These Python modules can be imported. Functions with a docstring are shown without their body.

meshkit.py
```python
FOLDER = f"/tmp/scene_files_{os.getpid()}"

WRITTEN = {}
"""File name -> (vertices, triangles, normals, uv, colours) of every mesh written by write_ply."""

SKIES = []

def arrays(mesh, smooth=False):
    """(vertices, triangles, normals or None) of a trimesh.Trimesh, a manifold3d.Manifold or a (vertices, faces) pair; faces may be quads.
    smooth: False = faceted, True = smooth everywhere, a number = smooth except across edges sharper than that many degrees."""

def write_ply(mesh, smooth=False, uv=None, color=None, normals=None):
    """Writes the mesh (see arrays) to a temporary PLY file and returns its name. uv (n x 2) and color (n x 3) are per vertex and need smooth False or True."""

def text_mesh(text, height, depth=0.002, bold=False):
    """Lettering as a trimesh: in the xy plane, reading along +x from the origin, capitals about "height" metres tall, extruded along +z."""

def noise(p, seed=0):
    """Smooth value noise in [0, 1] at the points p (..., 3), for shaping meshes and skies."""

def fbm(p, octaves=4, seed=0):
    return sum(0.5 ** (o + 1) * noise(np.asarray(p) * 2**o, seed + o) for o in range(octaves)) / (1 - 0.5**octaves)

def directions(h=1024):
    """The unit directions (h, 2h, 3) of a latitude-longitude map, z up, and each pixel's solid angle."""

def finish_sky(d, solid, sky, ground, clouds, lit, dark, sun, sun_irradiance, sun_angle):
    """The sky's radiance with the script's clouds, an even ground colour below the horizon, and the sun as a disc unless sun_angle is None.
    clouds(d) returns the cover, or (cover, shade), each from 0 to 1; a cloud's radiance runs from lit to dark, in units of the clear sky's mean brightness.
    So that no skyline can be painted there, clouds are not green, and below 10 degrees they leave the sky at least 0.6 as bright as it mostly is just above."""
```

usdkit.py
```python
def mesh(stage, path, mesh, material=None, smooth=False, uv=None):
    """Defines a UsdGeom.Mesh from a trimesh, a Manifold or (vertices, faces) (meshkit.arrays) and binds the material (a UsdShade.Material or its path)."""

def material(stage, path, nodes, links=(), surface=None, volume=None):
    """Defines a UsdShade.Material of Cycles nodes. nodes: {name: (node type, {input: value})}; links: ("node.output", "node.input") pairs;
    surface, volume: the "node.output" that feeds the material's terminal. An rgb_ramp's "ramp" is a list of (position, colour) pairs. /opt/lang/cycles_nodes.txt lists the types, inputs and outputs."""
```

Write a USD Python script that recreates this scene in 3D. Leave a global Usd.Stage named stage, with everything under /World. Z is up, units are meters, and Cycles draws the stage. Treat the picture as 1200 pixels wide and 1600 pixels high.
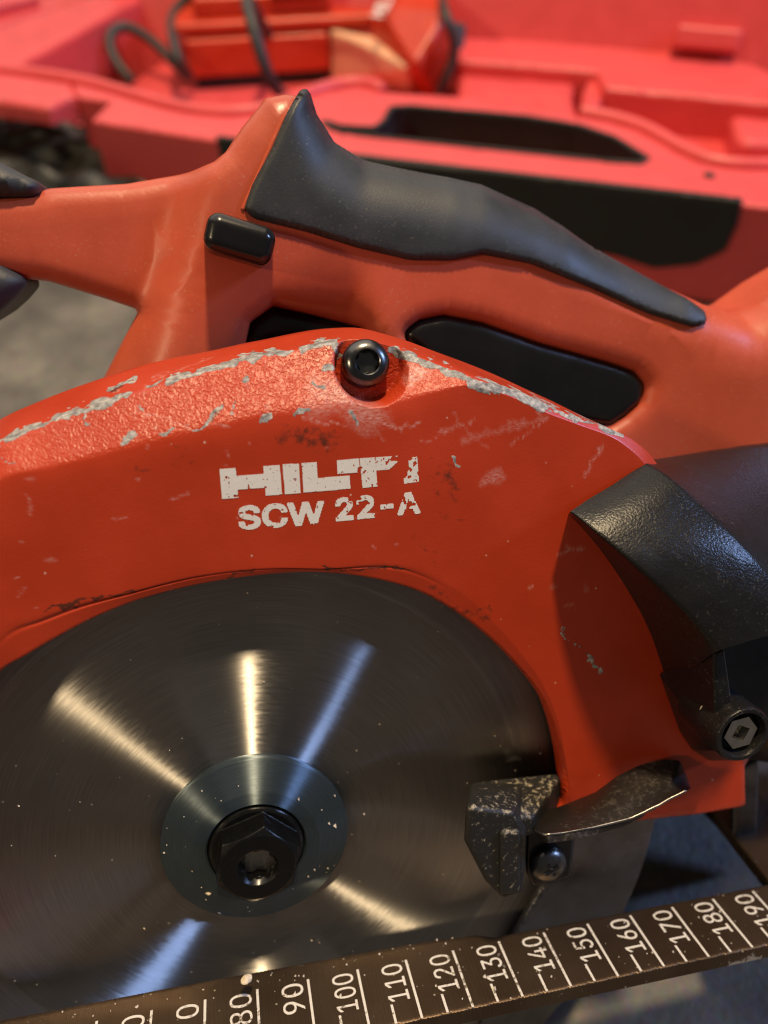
import math, numpy as np, trimesh, usdkit, meshkit
import shapely, shapely.geometry as sg
from shapely.ops import unary_union
from scipy.spatial import Delaunay
from scipy.interpolate import PchipInterpolator, CubicSpline
from scipy.ndimage import gaussian_filter
from pxr import Usd, UsdGeom, UsdLux, UsdShade, Gf, Sdf, Vt

stage = Usd.Stage.CreateInMemory()
UsdGeom.SetStageUpAxis(stage, UsdGeom.Tokens.z)
UsdGeom.SetStageMetersPerUnit(stage, 1.0)
UsdGeom.Xform.Define(stage, '/World')
UsdGeom.Scope.Define(stage, '/World/Looks')
rng = np.random.default_rng(7)

# ------------------------------------------------------------------ camera
# saw frame in mm: X along the ruler of the base plate, Y away from the blade's open face, Z up the blade.
# M: saw frame -> camera (right, down, forward); C: eye in the saw frame; Q: saw frame -> world (saw leans back)
M = np.array([[0.978264, -0.205822, -0.025214], [-0.07983, -0.261596, -0.96187], [0.191379, 0.942977, -0.272341]])
C = np.array([83.229, -121.662, 130.419]); FPX = 1190.0
Q = np.array([[0.996049, -0.046872, 0.075428], [0.0, 0.849361, 0.527812], [-0.088805, -0.525726, 0.846006]])
OFF = np.array([0, 0, 72.0])
Cw = Q @ C + OFF
def W(v): return (np.asarray(v, float) @ Q.T + OFF) / 1000.0        # saw mm -> world m
def ray(px, py): return M.T @ np.array([(px - 600) / FPX, (py - 800) / FPX, 1.0])
def at(px, py, Y):                                                   # pixel of the photograph -> point of the plane Y in the saw frame
    d = ray(px, py); return C + d * (Y - C[1]) / d[1]
def atw(px, py, z):                                                  # -> point of the level plane z (world mm)
    d = Q @ ray(px, py); return Cw + d * (z - Cw[2]) / d[2]
def atv(px, py, p0, n):                                              # -> point of a plane (world mm)
    d = Q @ ray(px, py); return Cw + d * ((np.asarray(p0) - Cw) @ n) / (d @ n)

cam = UsdGeom.Camera.Define(stage, '/World/camera')
R = Q @ M.T                                                          # camera axes in the world
mat4 = np.eye(4); mat4[:3, 0] = R[:, 0]; mat4[:3, 1] = -R[:, 1]; mat4[:3, 2] = -R[:, 2]; mat4[:3, 3] = Cw / 1000
cam.AddTransformOp().Set(Gf.Matrix4d(*mat4.T.ravel().tolist()))
FL = 5.7
cam.CreateFocalLengthAttr(FL); cam.CreateHorizontalApertureAttr(FL * 1200 / FPX); cam.CreateVerticalApertureAttr(FL * 1600 / FPX)
cam.CreateClippingRangeAttr(Gf.Vec2f(0.01, 50)); cam.CreateFStopAttr(2.1); cam.CreateFocusDistanceAttr(0.139)
cam.CreateExposureAttr(0.22)

# ------------------------------------------------------------------ light: room lamps and one window
def aim(x, pos, target):
    p, t = np.array(pos, float), np.array(target, float)
    z = (p - t) / np.linalg.norm(p - t); u = np.cross([0.02, 0.03, 1], z); u /= np.linalg.norm(u); v = np.cross(z, u)
    m = np.eye(4); m[:3, 0] = u; m[:3, 1] = v; m[:3, 2] = z; m[:3, 3] = p
    x.AddTransformOp().Set(Gf.Matrix4d(*m.T.ravel().tolist()))
BC = np.array([82.13, 12.0, 26.28])                                  # blade centre
BCw = W(BC)
def ldir(v): v = np.asarray(v, float); v = v / np.linalg.norm(v); return Q @ v
def disk(name, d, dist, radius, power, col):
    l = UsdLux.DiskLight.Define(stage, '/World/' + name); l.CreateRadiusAttr(radius); l.CreateIntensityAttr(power); l.CreateColorAttr(Gf.Vec3f(*col))
    aim(l, BCw + ldir(d) * dist, BCw)
def rect(name, d, dist, w, h, power, col):
    l = UsdLux.RectLight.Define(stage, '/World/' + name); l.CreateWidthAttr(w); l.CreateHeightAttr(h); l.CreateIntensityAttr(power); l.CreateColorAttr(Gf.Vec3f(*col))
    aim(l, BCw + ldir(d) * dist, BCw)
WARM = (1.0, 0.76, 0.45); BLUE = (0.34, 0.52, 1.0)
disk('ceiling_lamp', (0.05, -0.36, 0.93), 1.7, 0.055, 880, WARM)
disk('standing_lamp', (-0.83, -0.50, 0.25), 1.6, 0.055, 190, WARM)
rect('window_light', (0.80, -0.36, 0.50), 1.9, 0.09, 0.36, 150, BLUE)
rect('room_bounce', (-0.15, 0.15, 1.0), 2.0, 2.6, 2.6, 0.95, (1.0, 0.88, 0.76))
dome = UsdLux.DomeLight.Define(stage, '/World/room')
dm = usdkit.material(stage, '/World/Looks/room_air', {'b': ('background_shader', {'color': (0.56, 0.52, 0.48), 'strength': 0.125})}, surface='b.background')
UsdShade.MaterialBindingAPI.Apply(dome.GetPrim()).Bind(dm)

# ------------------------------------------------------------------ helpers
used = {}
def numbered(path):
    n = used.get(path, 0); used[path] = n + 1
    return path if n == 0 else f'{path}_{n:03d}'
origin = {}
def thing(name, label, cat, loc=(0, 0, 0), group=None):
    p = numbered('/World/' + name); x = UsdGeom.Xform.Define(stage, p); x.AddTranslateOp().Set(Gf.Vec3d(*map(float, loc)))
    o = x.GetPrim(); o.SetCustomDataByKey('label', label); o.SetCustomDataByKey('category', cat)
    if group: o.SetCustomDataByKey('group', group)
    origin[p] = np.array(loc, float); return p
def part(parent, name, mesh, mat, smooth=False, attrs=None, label=None, kind=None):
    """one mesh, vertices in world metres, under a thing, a part or /World"""
    v, f = (mesh.vertices, mesh.faces) if hasattr(mesh, 'vertices') else mesh
    v = np.asarray(v, float); top = '/'.join(parent.split('/')[:3])
    v = v - origin.get(top, 0)
    p = numbered(parent + '/' + name)
    m = usdkit.mesh(stage, p, (v, np.asarray(f)), mat, smooth=smooth)
    for k, a in (attrs or {}).items():
        UsdGeom.PrimvarsAPI(m).CreatePrimvar(k, Sdf.ValueTypeNames.FloatArray, 'vertex').Set(Vt.FloatArray.FromNumpy(np.asarray(a, np.float32)))
    if label: m.GetPrim().SetCustomDataByKey('label', label)
    if kind: m.GetPrim().SetCustomDataByKey('kind', kind)
    return p
def structure(name, mesh, mat, smooth=False, kind='structure'):
    return part('/World', name, mesh, mat, smooth, kind=kind)
def cat(*ms): return trimesh.util.concatenate([trimesh.Trimesh(m.vertices, m.faces, process=False) if hasattr(m, 'vertices') else trimesh.Trimesh(m[0], m[1], process=False) for m in ms])
def sawmesh(m): return trimesh.Trimesh(W(m.vertices), m.faces, process=False)

def resample(ring, h):
    n = max(8, int(ring.length / h)); return np.array([ring.interpolate(i / n, normalized=True).coords[0] for i in range(n)])
def rings_of(poly):
    out = []
    for g in getattr(poly, 'geoms', [poly]):
        if not g.is_empty: out += [g.exterior, *g.interiors]
    return out
def inflate(poly, top, bot, r=2.0, h=2.0, rb=0.0, n=4):
    """Plate with outline poly (u, v) between heights bot and top (numbers or functions of the points), its top edge rounded with radius r (number or function), the lower one with rb."""
    rmax = r if np.isscalar(r) else 14.0
    bpts = np.vstack([resample(q, h * 0.7) for q in rings_of(poly)]); nb = len(bpts)
    pts = [bpts]
    for k in range(1, n + 1):
        d = rmax * (1 - math.cos(math.pi / 2 * k / n))
        for q in rings_of(poly.buffer(-d)):
            if q.length > 3 * h: pts.append(resample(q, h * (0.7 + 0.3 * k / n)))
    x0, y0, x1, y1 = poly.bounds
    gx, gy = np.meshgrid(np.arange(x0, x1, h), np.arange(y0, y1, h * 0.87)); gx[1::2] += h / 2
    g = np.c_[gx.ravel(), gy.ravel()]
    inner = poly.buffer(-(rmax + h * 0.4))
    if not inner.is_empty: pts.append(g[shapely.contains_xy(inner, g[:, 0], g[:, 1])])
    p = np.vstack(pts)
    _, ui = np.unique(p.round(4), axis=0, return_index=True); ui.sort(); p = p[ui]; nb = int((ui < nb).sum())
    t = Delaunay(p).simplices; c = p[t].mean(1); e = poly.buffer(1e-6)
    t = t[shapely.contains_xy(e, c[:, 0], c[:, 1])]
    a = p[t]; area = np.cross(a[:, 1] - a[:, 0], a[:, 2] - a[:, 0])
    t = t[np.abs(area) > 1e-7]; area = area[np.abs(area) > 1e-7]; t[area < 0] = t[area < 0][:, ::-1]
    d = shapely.distance(poly.boundary, shapely.points(p)); d[:nb] = 0
    val = lambda q: q(p) if callable(q) else np.full(len(p), float(q))
    def fall(rr):
        rr = np.maximum(rr, 1e-6); k = np.clip(d / rr, 0, 1); return rr * (1 - np.sqrt(np.maximum(0, 1 - (1 - k) ** 2)))
    zt = val(top) - fall(val(r)); zb = np.minimum(val(bot) + fall(val(rb)), zt - 1e-3)
    N = len(p); v = np.vstack([np.c_[p, zt], np.c_[p, zb]]); f = [t, t[:, ::-1] + N]
    ed = np.vstack([t[:, [0, 1]], t[:, [1, 2]], t[:, [2, 0]]]); key = np.sort(ed, 1)
    _, inv, cnt = np.unique(key, axis=0, return_inverse=True, return_counts=True); b = ed[cnt[inv.ravel()] == 1]
    f += [np.c_[b[:, 0], b[:, 0] + N, b[:, 1]], np.c_[b[:, 1], b[:, 0] + N, b[:, 1] + N]]
    return v, np.vstack(f)
def on_saw(vf): v, f = vf; return W(np.c_[v[:, 0], -v[:, 2], v[:, 1]]), f     # (u,v,height) -> X, Z, -Y
def on_world(vf): v, f = vf; return v / 1000.0, f
def poly_saw(pts, Y): return sg.Polygon([tuple(at(x, y, Y)[[0, 2]]) for x, y in pts]).buffer(0)
def poly_w(pts, z): return sg.Polygon([tuple(atw(x, y, z)[:2]) for x, y in pts]).buffer(0)
def smoothpoly(p, r): return p.buffer(r).buffer(-2 * r).buffer(r)
def curve(pts, n=60):
    pts = np.array(pts, float); s = np.r_[0, np.cumsum(np.linalg.norm(np.diff(pts, axis=0), axis=1))]
    return CubicSpline(s, pts)(np.linspace(0, s[-1], n))
def tube(path, r, k=12):
    path = np.asarray(path, float); t = np.gradient(path, axis=0); t /= np.linalg.norm(t, axis=1, keepdims=True)
    u = np.cross(t[0], [0.3, 0.5, 0.8]); u /= np.linalg.norm(u); V = []
    for p, tt in zip(path, t):
        u = u - tt * (u @ tt); u /= np.linalg.norm(u); w = np.cross(tt, u)
        a = np.linspace(0, 2 * np.pi, k, endpoint=False); V.append(p + r * (np.cos(a)[:, None] * u + np.sin(a)[:, None] * w))
    n = len(path); V = np.vstack(V + [path[:1], path[-1:]]); f = []
    for i in range(n - 1):
        for j in range(k):
            a, b = i * k + j, i * k + (j + 1) % k; f += [[a, b, b + k], [a, b + k, a + k]]
    for j in range(k): f += [[n * k, (j + 1) % k, j], [n * k + 1, (n - 1) * k + j, (n - 1) * k + (j + 1) % k]]
    return trimesh.Trimesh(V, f, process=False)
def lathe(prof, k=96):
    """prof: (radius, height towards the viewer) from the outside in; saw frame, axis -Y about the origin"""
    a = np.linspace(0, 2 * np.pi, k, endpoint=False); V, f = [], []
    for r, z in prof: V.append(np.c_[r * np.cos(a), np.full(k, -z), r * np.sin(a)])
    for i in range(len(prof) - 1):
        for j in range(k):
            p, q = i * k + j, i * k + (j + 1) % k; f += [[p, q, q + k], [p, q + k, p + k]]
    return trimesh.Trimesh(np.vstack(V), np.array(f), process=False)
def rbox(size, r, k=2):
    import manifold3d as m3
    s = np.array(size) / 2 - r
    sp = m3.Manifold.sphere(r, 8 * k)
    h = m3.Manifold.batch_hull([sp.translate([sx * s[0], sy * s[1], sz * s[2]]) for sx in (-1, 1) for sy in (-1, 1) for sz in (-1, 1)])
    m = h.to_mesh(); return trimesh.Trimesh(m.vert_properties[:, :3], m.tri_verts, process=False)
def frame(m, o, ax, ay, az): return trimesh.Trimesh(np.asarray(m.vertices) @ np.array([ax, ay, az]) + np.asarray(o), m.faces, process=False)
def unit(v): v = np.asarray(v, float); return v / np.linalg.norm(v)

# ------------------------------------------------------------------ materials
def plastic(name, col, rough=0.45, var=0.12, bump=0.15, scale=900, spec=0.5, dust=0.0, dustcol=(0.42, 0.36, 0.28), coat=0.0, bd=0.0002):
    n = {'g': ('geometry', {}), 'n': ('noise_texture', {'scale': 55.0, 'detail': 5.0, 'roughness': 0.6}), 'r': ('rgb_ramp', {'ramp': [(0.3, tuple(c * (1 - var) for c in col)), (0.7, tuple(min(1, c * (1 + var)) for c in col))]}),
         'f': ('noise_texture', {'scale': float(scale), 'detail': 3.0}), 'b': ('bump', {'strength': bump, 'distance': bd}),
         'rr': ('map_range', {'from_min': 0.3, 'from_max': 0.7, 'to_min': rough - 0.07, 'to_max': rough + 0.09}),
         'd': ('noise_texture', {'scale': 1500.0, 'detail': 4.0, 'roughness': 0.7}), 'dr': ('rgb_ramp', {'ramp': [(0.62 - 0.1 * dust, (0, 0, 0)), (0.70, (dust, dust, dust))]}),
         'dm': ('noise_texture', {'scale': 90.0, 'detail': 3.0}), 'dmr': ('rgb_ramp', {'ramp': [(0.4, (0, 0, 0)), (0.65, (1, 1, 1))]}), 'dx': ('mix', {'mix_type': 'multiply', 'fac': 1.0}),
         'm': ('mix', {'color2': dustcol}), 'p': ('principled_bsdf', {'specular_ior_level': spec, 'coat_weight': coat, 'coat_roughness': 0.15})}
    l = [('g.position', x + '.vector') for x in ('n', 'f', 'd', 'dm')] + [('n.fac', 'r.fac'), ('n.fac', 'rr.value'), ('f.fac', 'b.height'), ('d.fac', 'dr.fac'), ('dm.fac', 'dmr.fac'), ('dr.color', 'dx.color1'), ('dmr.color', 'dx.color2'),
         ('dx.color', 'm.fac'), ('r.color', 'm.color1'), ('m.color', 'p.base_color'), ('rr.result', 'p.roughness'), ('b.normal', 'p.normal')]
    return usdkit.material(stage, '/World/Looks/' + name, n, l, surface='p.BSDF')
def dusty(name, col, rough, metallic=0.0, amount=1.0, dcol=(0.40, 0.35, 0.26)):
    n = {'g': ('geometry', {}), 'u': ('vector_math', {'math_type': 'dot_product', 'vector2': (0, -0.1, 1.0)}), 'um': ('map_range', {'from_min': 0.15, 'from_max': 0.95, 'to_min': 0.0, 'to_max': 0.20, 'clamp': True}),
         'd': ('noise_texture', {'scale': 900.0, 'detail': 6.0, 'roughness': 0.72}), 'a': ('math', {'math_type': 'add'}), 'r': ('map_range', {'from_min': 0.69, 'from_max': 0.84, 'to_max': amount, 'clamp': True}), 'm': ('mix', {'color1': col, 'color2': dcol}),
         'f': ('noise_texture', {'scale': 1500.0, 'detail': 3.0}), 'b': ('bump', {'strength': 0.4, 'distance': 0.0002}), 'k': ('map_range', {'to_min': metallic, 'to_max': 0.0}), 'ro': ('map_range', {'to_min': rough, 'to_max': 0.85}), 'p': ('principled_bsdf', {})}
    l = [('g.normal', 'u.vector1'), ('u.value', 'um.value'), ('g.position', 'd.vector'), ('g.position', 'f.vector'), ('d.fac', 'a.value1'), ('um.result', 'a.value2'), ('a.value', 'r.value'), ('r.result', 'm.fac'), ('m.color', 'p.base_color'), ('f.fac', 'b.height'), ('b.normal', 'p.normal'), ('r.result', 'k.value'), ('k.result', 'p.metallic'), ('r.result', 'ro.value'), ('ro.result', 'p.roughness')]
    return usdkit.material(stage, '/World/Looks/' + name, n, l, surface='p.BSDF')
def metal(name, col, rough=0.35, bump=0.1, scale=1200, dust=0.0, metallic=1.0):
    n = {'g': ('geometry', {}), 'n': ('noise_texture', {'scale': 160.0, 'detail': 5.0}), 'r': ('rgb_ramp', {'ramp': [(0.3, tuple(c * 0.8 for c in col)), (0.7, tuple(c * 1.15 for c in col))]}),
         'f': ('noise_texture', {'scale': float(scale), 'detail': 3.0}), 'b': ('bump', {'strength': bump, 'distance': 0.0002}), 'rr': ('map_range', {'from_min': 0.3, 'from_max': 0.7, 'to_min': rough - 0.08, 'to_max': rough + 0.1}),
         'd': ('noise_texture', {'scale': 1600.0, 'detail': 4.0, 'roughness': 0.7}), 'dr': ('rgb_ramp', {'ramp': [(0.62, (0, 0, 0)), (0.72, (dust, dust, dust))]}),
         'p': ('principled_bsdf', {'metallic': metallic}), 'q': ('diffuse_bsdf', {'color': (0.45, 0.38, 0.28)}), 'x': ('mix_closure', {})}
    l = [('g.position', 'n.vector'), ('g.position', 'f.vector'), ('g.position', 'd.vector'), ('n.fac', 'r.fac'), ('n.fac', 'rr.value'), ('f.fac', 'b.height'), ('r.color', 'p.base_color'), ('rr.result', 'p.roughness'), ('b.normal', 'p.normal'),
         ('d.fac', 'dr.fac'), ('dr.color', 'x.fac'), ('p.BSDF', 'x.closure1'), ('q.BSDF', 'x.closure2')]
    return usdkit.material(stage, '/World/Looks/' + name, n, l, surface='x.closure')
SAWRED = (0.44, 0.038, 0.010)
m_body = plastic('body_red_plastic', (0.50, 0.085, 0.042), 0.36, 0.1, 0.12, 1400, dust=0.3, dustcol=(0.7, 0.5, 0.42))
m_case = plastic('case_red_plastic', (0.68, 0.075, 0.08), 0.42, 0.06, 0.12, 700, coat=0.0)
m_grip = plastic('grip_rubber', (0.026, 0.03, 0.036), 0.5, 0.3, 0.18, 2600, dust=0.25)
m_black = plastic('black_plastic', (0.010, 0.010, 0.011), 0.3, 0.25, 0.45, 2200, spec=0.32, dust=0.22, bd=0.0002)
m_gloss = plastic('glossy_black_plastic', (0.008, 0.008, 0.009), 0.22, 0.2, 0.05, 900)
m_liner = plastic('liner_black', (0.012, 0.012, 0.012), 0.6, 0.2, 0.2, 900)
m_dusty = dusty('dusty_rubber', (0.013, 0.013, 0.013), 0.55, amount=0.9)
m_cable = plastic('cable_rubber', (0.035, 0.033, 0.034), 0.5, 0.15, 0.2, 900)
m_dark_things = plastic('dark_things', (0.010, 0.011, 0.009), 0.45, 0.5, 0.1, 400)
m_ored = plastic('charger_red_plastic', (0.56, 0.045, 0.016), 0.34, 0.08, 0.1, 700)
m_sink = plastic('glare_pale_red_plastic', (0.86, 0.50, 0.33), 0.4, 0.1, 0.2, 700, dust=0.5, dustcol=(0.6, 0.45, 0.33))  # pale base colour imitates lamp glare on red plastic, dust specks over it
m_white = plastic('white_print', (0.74, 0.72, 0.69), 0.55, 0.04, 0.1, 1500)
m_screw = metal('black_oxide_steel', (0.13, 0.13, 0.135), 0.25, 0.08, dust=0.0)
m_bolt = usdkit.material(stage, '/World/Looks/black_bolt_steel', {'g': ('geometry', {}), 'n': ('noise_texture', {'scale': 500.0, 'detail': 4.0}), 'v': ('bevel', {'samples': 6, 'radius': 0.0004}), 'b': ('bump', {'strength': 0.25, 'distance': 0.0001}), 'r': ('map_range', {'from_min': 0.3, 'from_max': 0.7, 'to_min': 0.16, 'to_max': 0.34}),
    'p': ('principled_bsdf', {'base_color': (0.03, 0.03, 0.031), 'metallic': 0.85})}, [('g.position', 'n.vector'), ('n.fac', 'b.height'), ('v.bevel', 'b.normal'), ('b.normal', 'p.normal'), ('n.fac', 'r.value'), ('r.result', 'p.roughness')], surface='p.BSDF')
m_edge = metal('edge_highlight_steel', (0.34, 0.33, 0.31), 0.36, 0.3)  # brighter steel that paints the highlight along the lever's edge
m_steel = metal('bright_steel', (0.55, 0.53, 0.5), 0.3, 0.1)
m_lever = dusty('blackened_steel', (0.022, 0.018, 0.016), 0.40, 0.3, 0.14, (0.36, 0.31, 0.26))
m_guard = metal('grey_guard_steel', (0.2, 0.2, 0.215), 0.4, 0.1, 700, dust=0.5)
m_sawdust = plastic('sawdust', (0.62, 0.53, 0.40), 0.8, 0.2, 0.2, 900)

def hood_material():
    n = {'g': ('geometry', {}), 'aw': ('attribute', {'attribute': 'wear'}), 'ad': ('attribute', {'attribute': 'dirt_darks'}), 'ag': ('attribute', {'attribute': 'grain'}), 'asc': ('attribute', {'attribute': 'scuff'}),
         'n': ('noise_texture', {'scale': 70.0, 'detail': 5.0}), 'r': ('rgb_ramp', {'ramp': [(0.3, tuple(c * 0.9 for c in SAWRED)), (0.7, tuple(c * 1.1 for c in SAWRED))]}),
         # worn edge: coarse mask broken up by noise
         'wn': ('noise_texture', {'scale': 900.0, 'detail': 6.0, 'roughness': 0.65}), 'wa': ('math', {'math_type': 'multiply_add', 'value2': 1.1, 'value3': -0.55}), 'ws': ('math', {'math_type': 'add'}), 'wr': ('map_range', {'from_min': 0.47, 'from_max': 0.54, 'clamp': True}),
         'wc': ('rgb_ramp', {'ramp': [(0.3, (0.07, 0.07, 0.072)), (0.5, (0.25, 0.25, 0.25)), (0.68, (0.52, 0.50, 0.47))]}),
         'm1': ('mix', {}),
         # scuffed, whitened plastic
         'sm': ('mapping', {'scale': (1500, 1500, 5200), 'rotation': (0.3, 0.5, 0.4)}), 'sn': ('noise_texture', {'scale': 1.0, 'detail': 4.0}), 'sr': ('map_range', {'from_min': 0.30, 'from_max': 0.75, 'clamp': True}), 'sx': ('math', {'math_type': 'multiply'}), 'm2': ('mix', {'color2': (0.66, 0.42, 0.38)}),
         # smudges and darker lines
         'dn': ('noise_texture', {'scale': 700.0, 'detail': 5.0, 'roughness': 0.65}), 'da': ('math', {'math_type': 'multiply_add', 'value2': 1.4, 'value3': -0.7}), 'ds': ('math', {'math_type': 'add'}), 'dr': ('map_range', {'from_min': 0.40, 'from_max': 0.75, 'to_max': 0.85, 'clamp': True}), 'm3': ('mix', {'color2': (0.045, 0.02, 0.012)}),
         # specks
         'vn': ('voronoi_texture', {'scale': 330.0}), 'vr': ('map_range', {'from_min': 0.055, 'from_max': 0.085, 'to_min': 0.75, 'to_max': 0.0, 'clamp': True}), 'vm': ('noise_texture', {'scale': 130.0, 'detail': 2.0}), 'vk': ('rgb_ramp', {'ramp': [(0.52, (0, 0, 0)), (0.58, (1, 1, 1))]}), 'vx': ('mix', {'mix_type': 'multiply', 'fac': 1.0}), 'm4': ('mix', {'color2': (0.62, 0.40, 0.32)}),
         # leather grain
         'gv': ('voronoi_texture', {'scale': 1500.0, 'feature': 'smooth_f1', 'smoothness': 0.6}), 'gd': ('noise_texture', {'scale': 500.0, 'detail': 3.0}), 'gx': ('mix', {'fac': 0.004}), 'gh': ('math', {'math_type': 'multiply'}),
         'fh': ('noise_texture', {'scale': 2300.0, 'detail': 2.0}), 'h2': ('math', {'math_type': 'multiply_add', 'value2': 0.06}), 'h3': ('math', {'math_type': 'multiply_add', 'value2': 0.3}), 'wh': ('math', {'math_type': 'multiply'}), 'b': ('bump', {'strength': 0.9, 'distance': 0.00028}),
         'rr': ('map_range', {'from_min': 0.3, 'from_max': 0.7, 'to_min': 0.30, 'to_max': 0.44}), 'ro': ('mix_float', {'b': 0.62}),
         'p': ('principled_bsdf', {'specular_ior_level': 0.5})}
    l = [('g.position', x + '.vector') for x in ('n', 'wn', 'sm', 'dn', 'vn', 'vm', 'gd', 'fh')] + [('n.fac', 'r.fac'), ('n.fac', 'rr.value'),
         ('wn.fac', 'wa.value1'), ('wa.value', 'ws.value1'), ('aw.fac', 'ws.value2'), ('ws.value', 'wr.value'), ('wn.fac', 'wc.fac'), ('wr.result', 'm1.fac'), ('m4.color', 'm1.color1'), ('wc.color', 'm1.color2'),
         ('sm.vector', 'sn.vector'), ('sn.fac', 'sr.value'), ('sr.result', 'sx.value1'), ('asc.fac', 'sx.value2'), ('sx.value', 'm2.fac'), ('r.color', 'm2.color1'),
         ('dn.fac', 'da.value1'), ('da.value', 'ds.value1'), ('ad.fac', 'ds.value2'), ('ds.value', 'dr.value'), ('dr.result', 'm3.fac'), ('m2.color', 'm3.color1'),
         ('vn.distance', 'vr.value'), ('vm.fac', 'vk.fac'), ('vr.result', 'vx.color1'), ('vk.color', 'vx.color2'), ('vx.color', 'm4.fac'), ('m3.color', 'm4.color1'),
         ('m1.color', 'p.base_color'),
         ('g.position', 'gx.color1'), ('gd.color', 'gx.color2'), ('gx.color', 'gv.vector'), ('gv.distance', 'gh.value1'), ('ag.fac', 'gh.value2'), ('fh.fac', 'h2.value1'), ('gh.value', 'h2.value3'),
         ('wn.fac', 'wh.value1'), ('wr.result', 'wh.value2'), ('wh.value', 'h3.value1'), ('h2.value', 'h3.value3'), ('h3.value', 'b.height'), ('b.normal', 'p.normal'),
         ('rr.result', 'ro.a'), ('wr.result', 'ro.fac'), ('ro.result', 'p.roughness')]
    return usdkit.material(stage, '/World/Looks/guard_red_plastic', n, l, surface='p.BSDF')
m_hood = hood_material()

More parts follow.
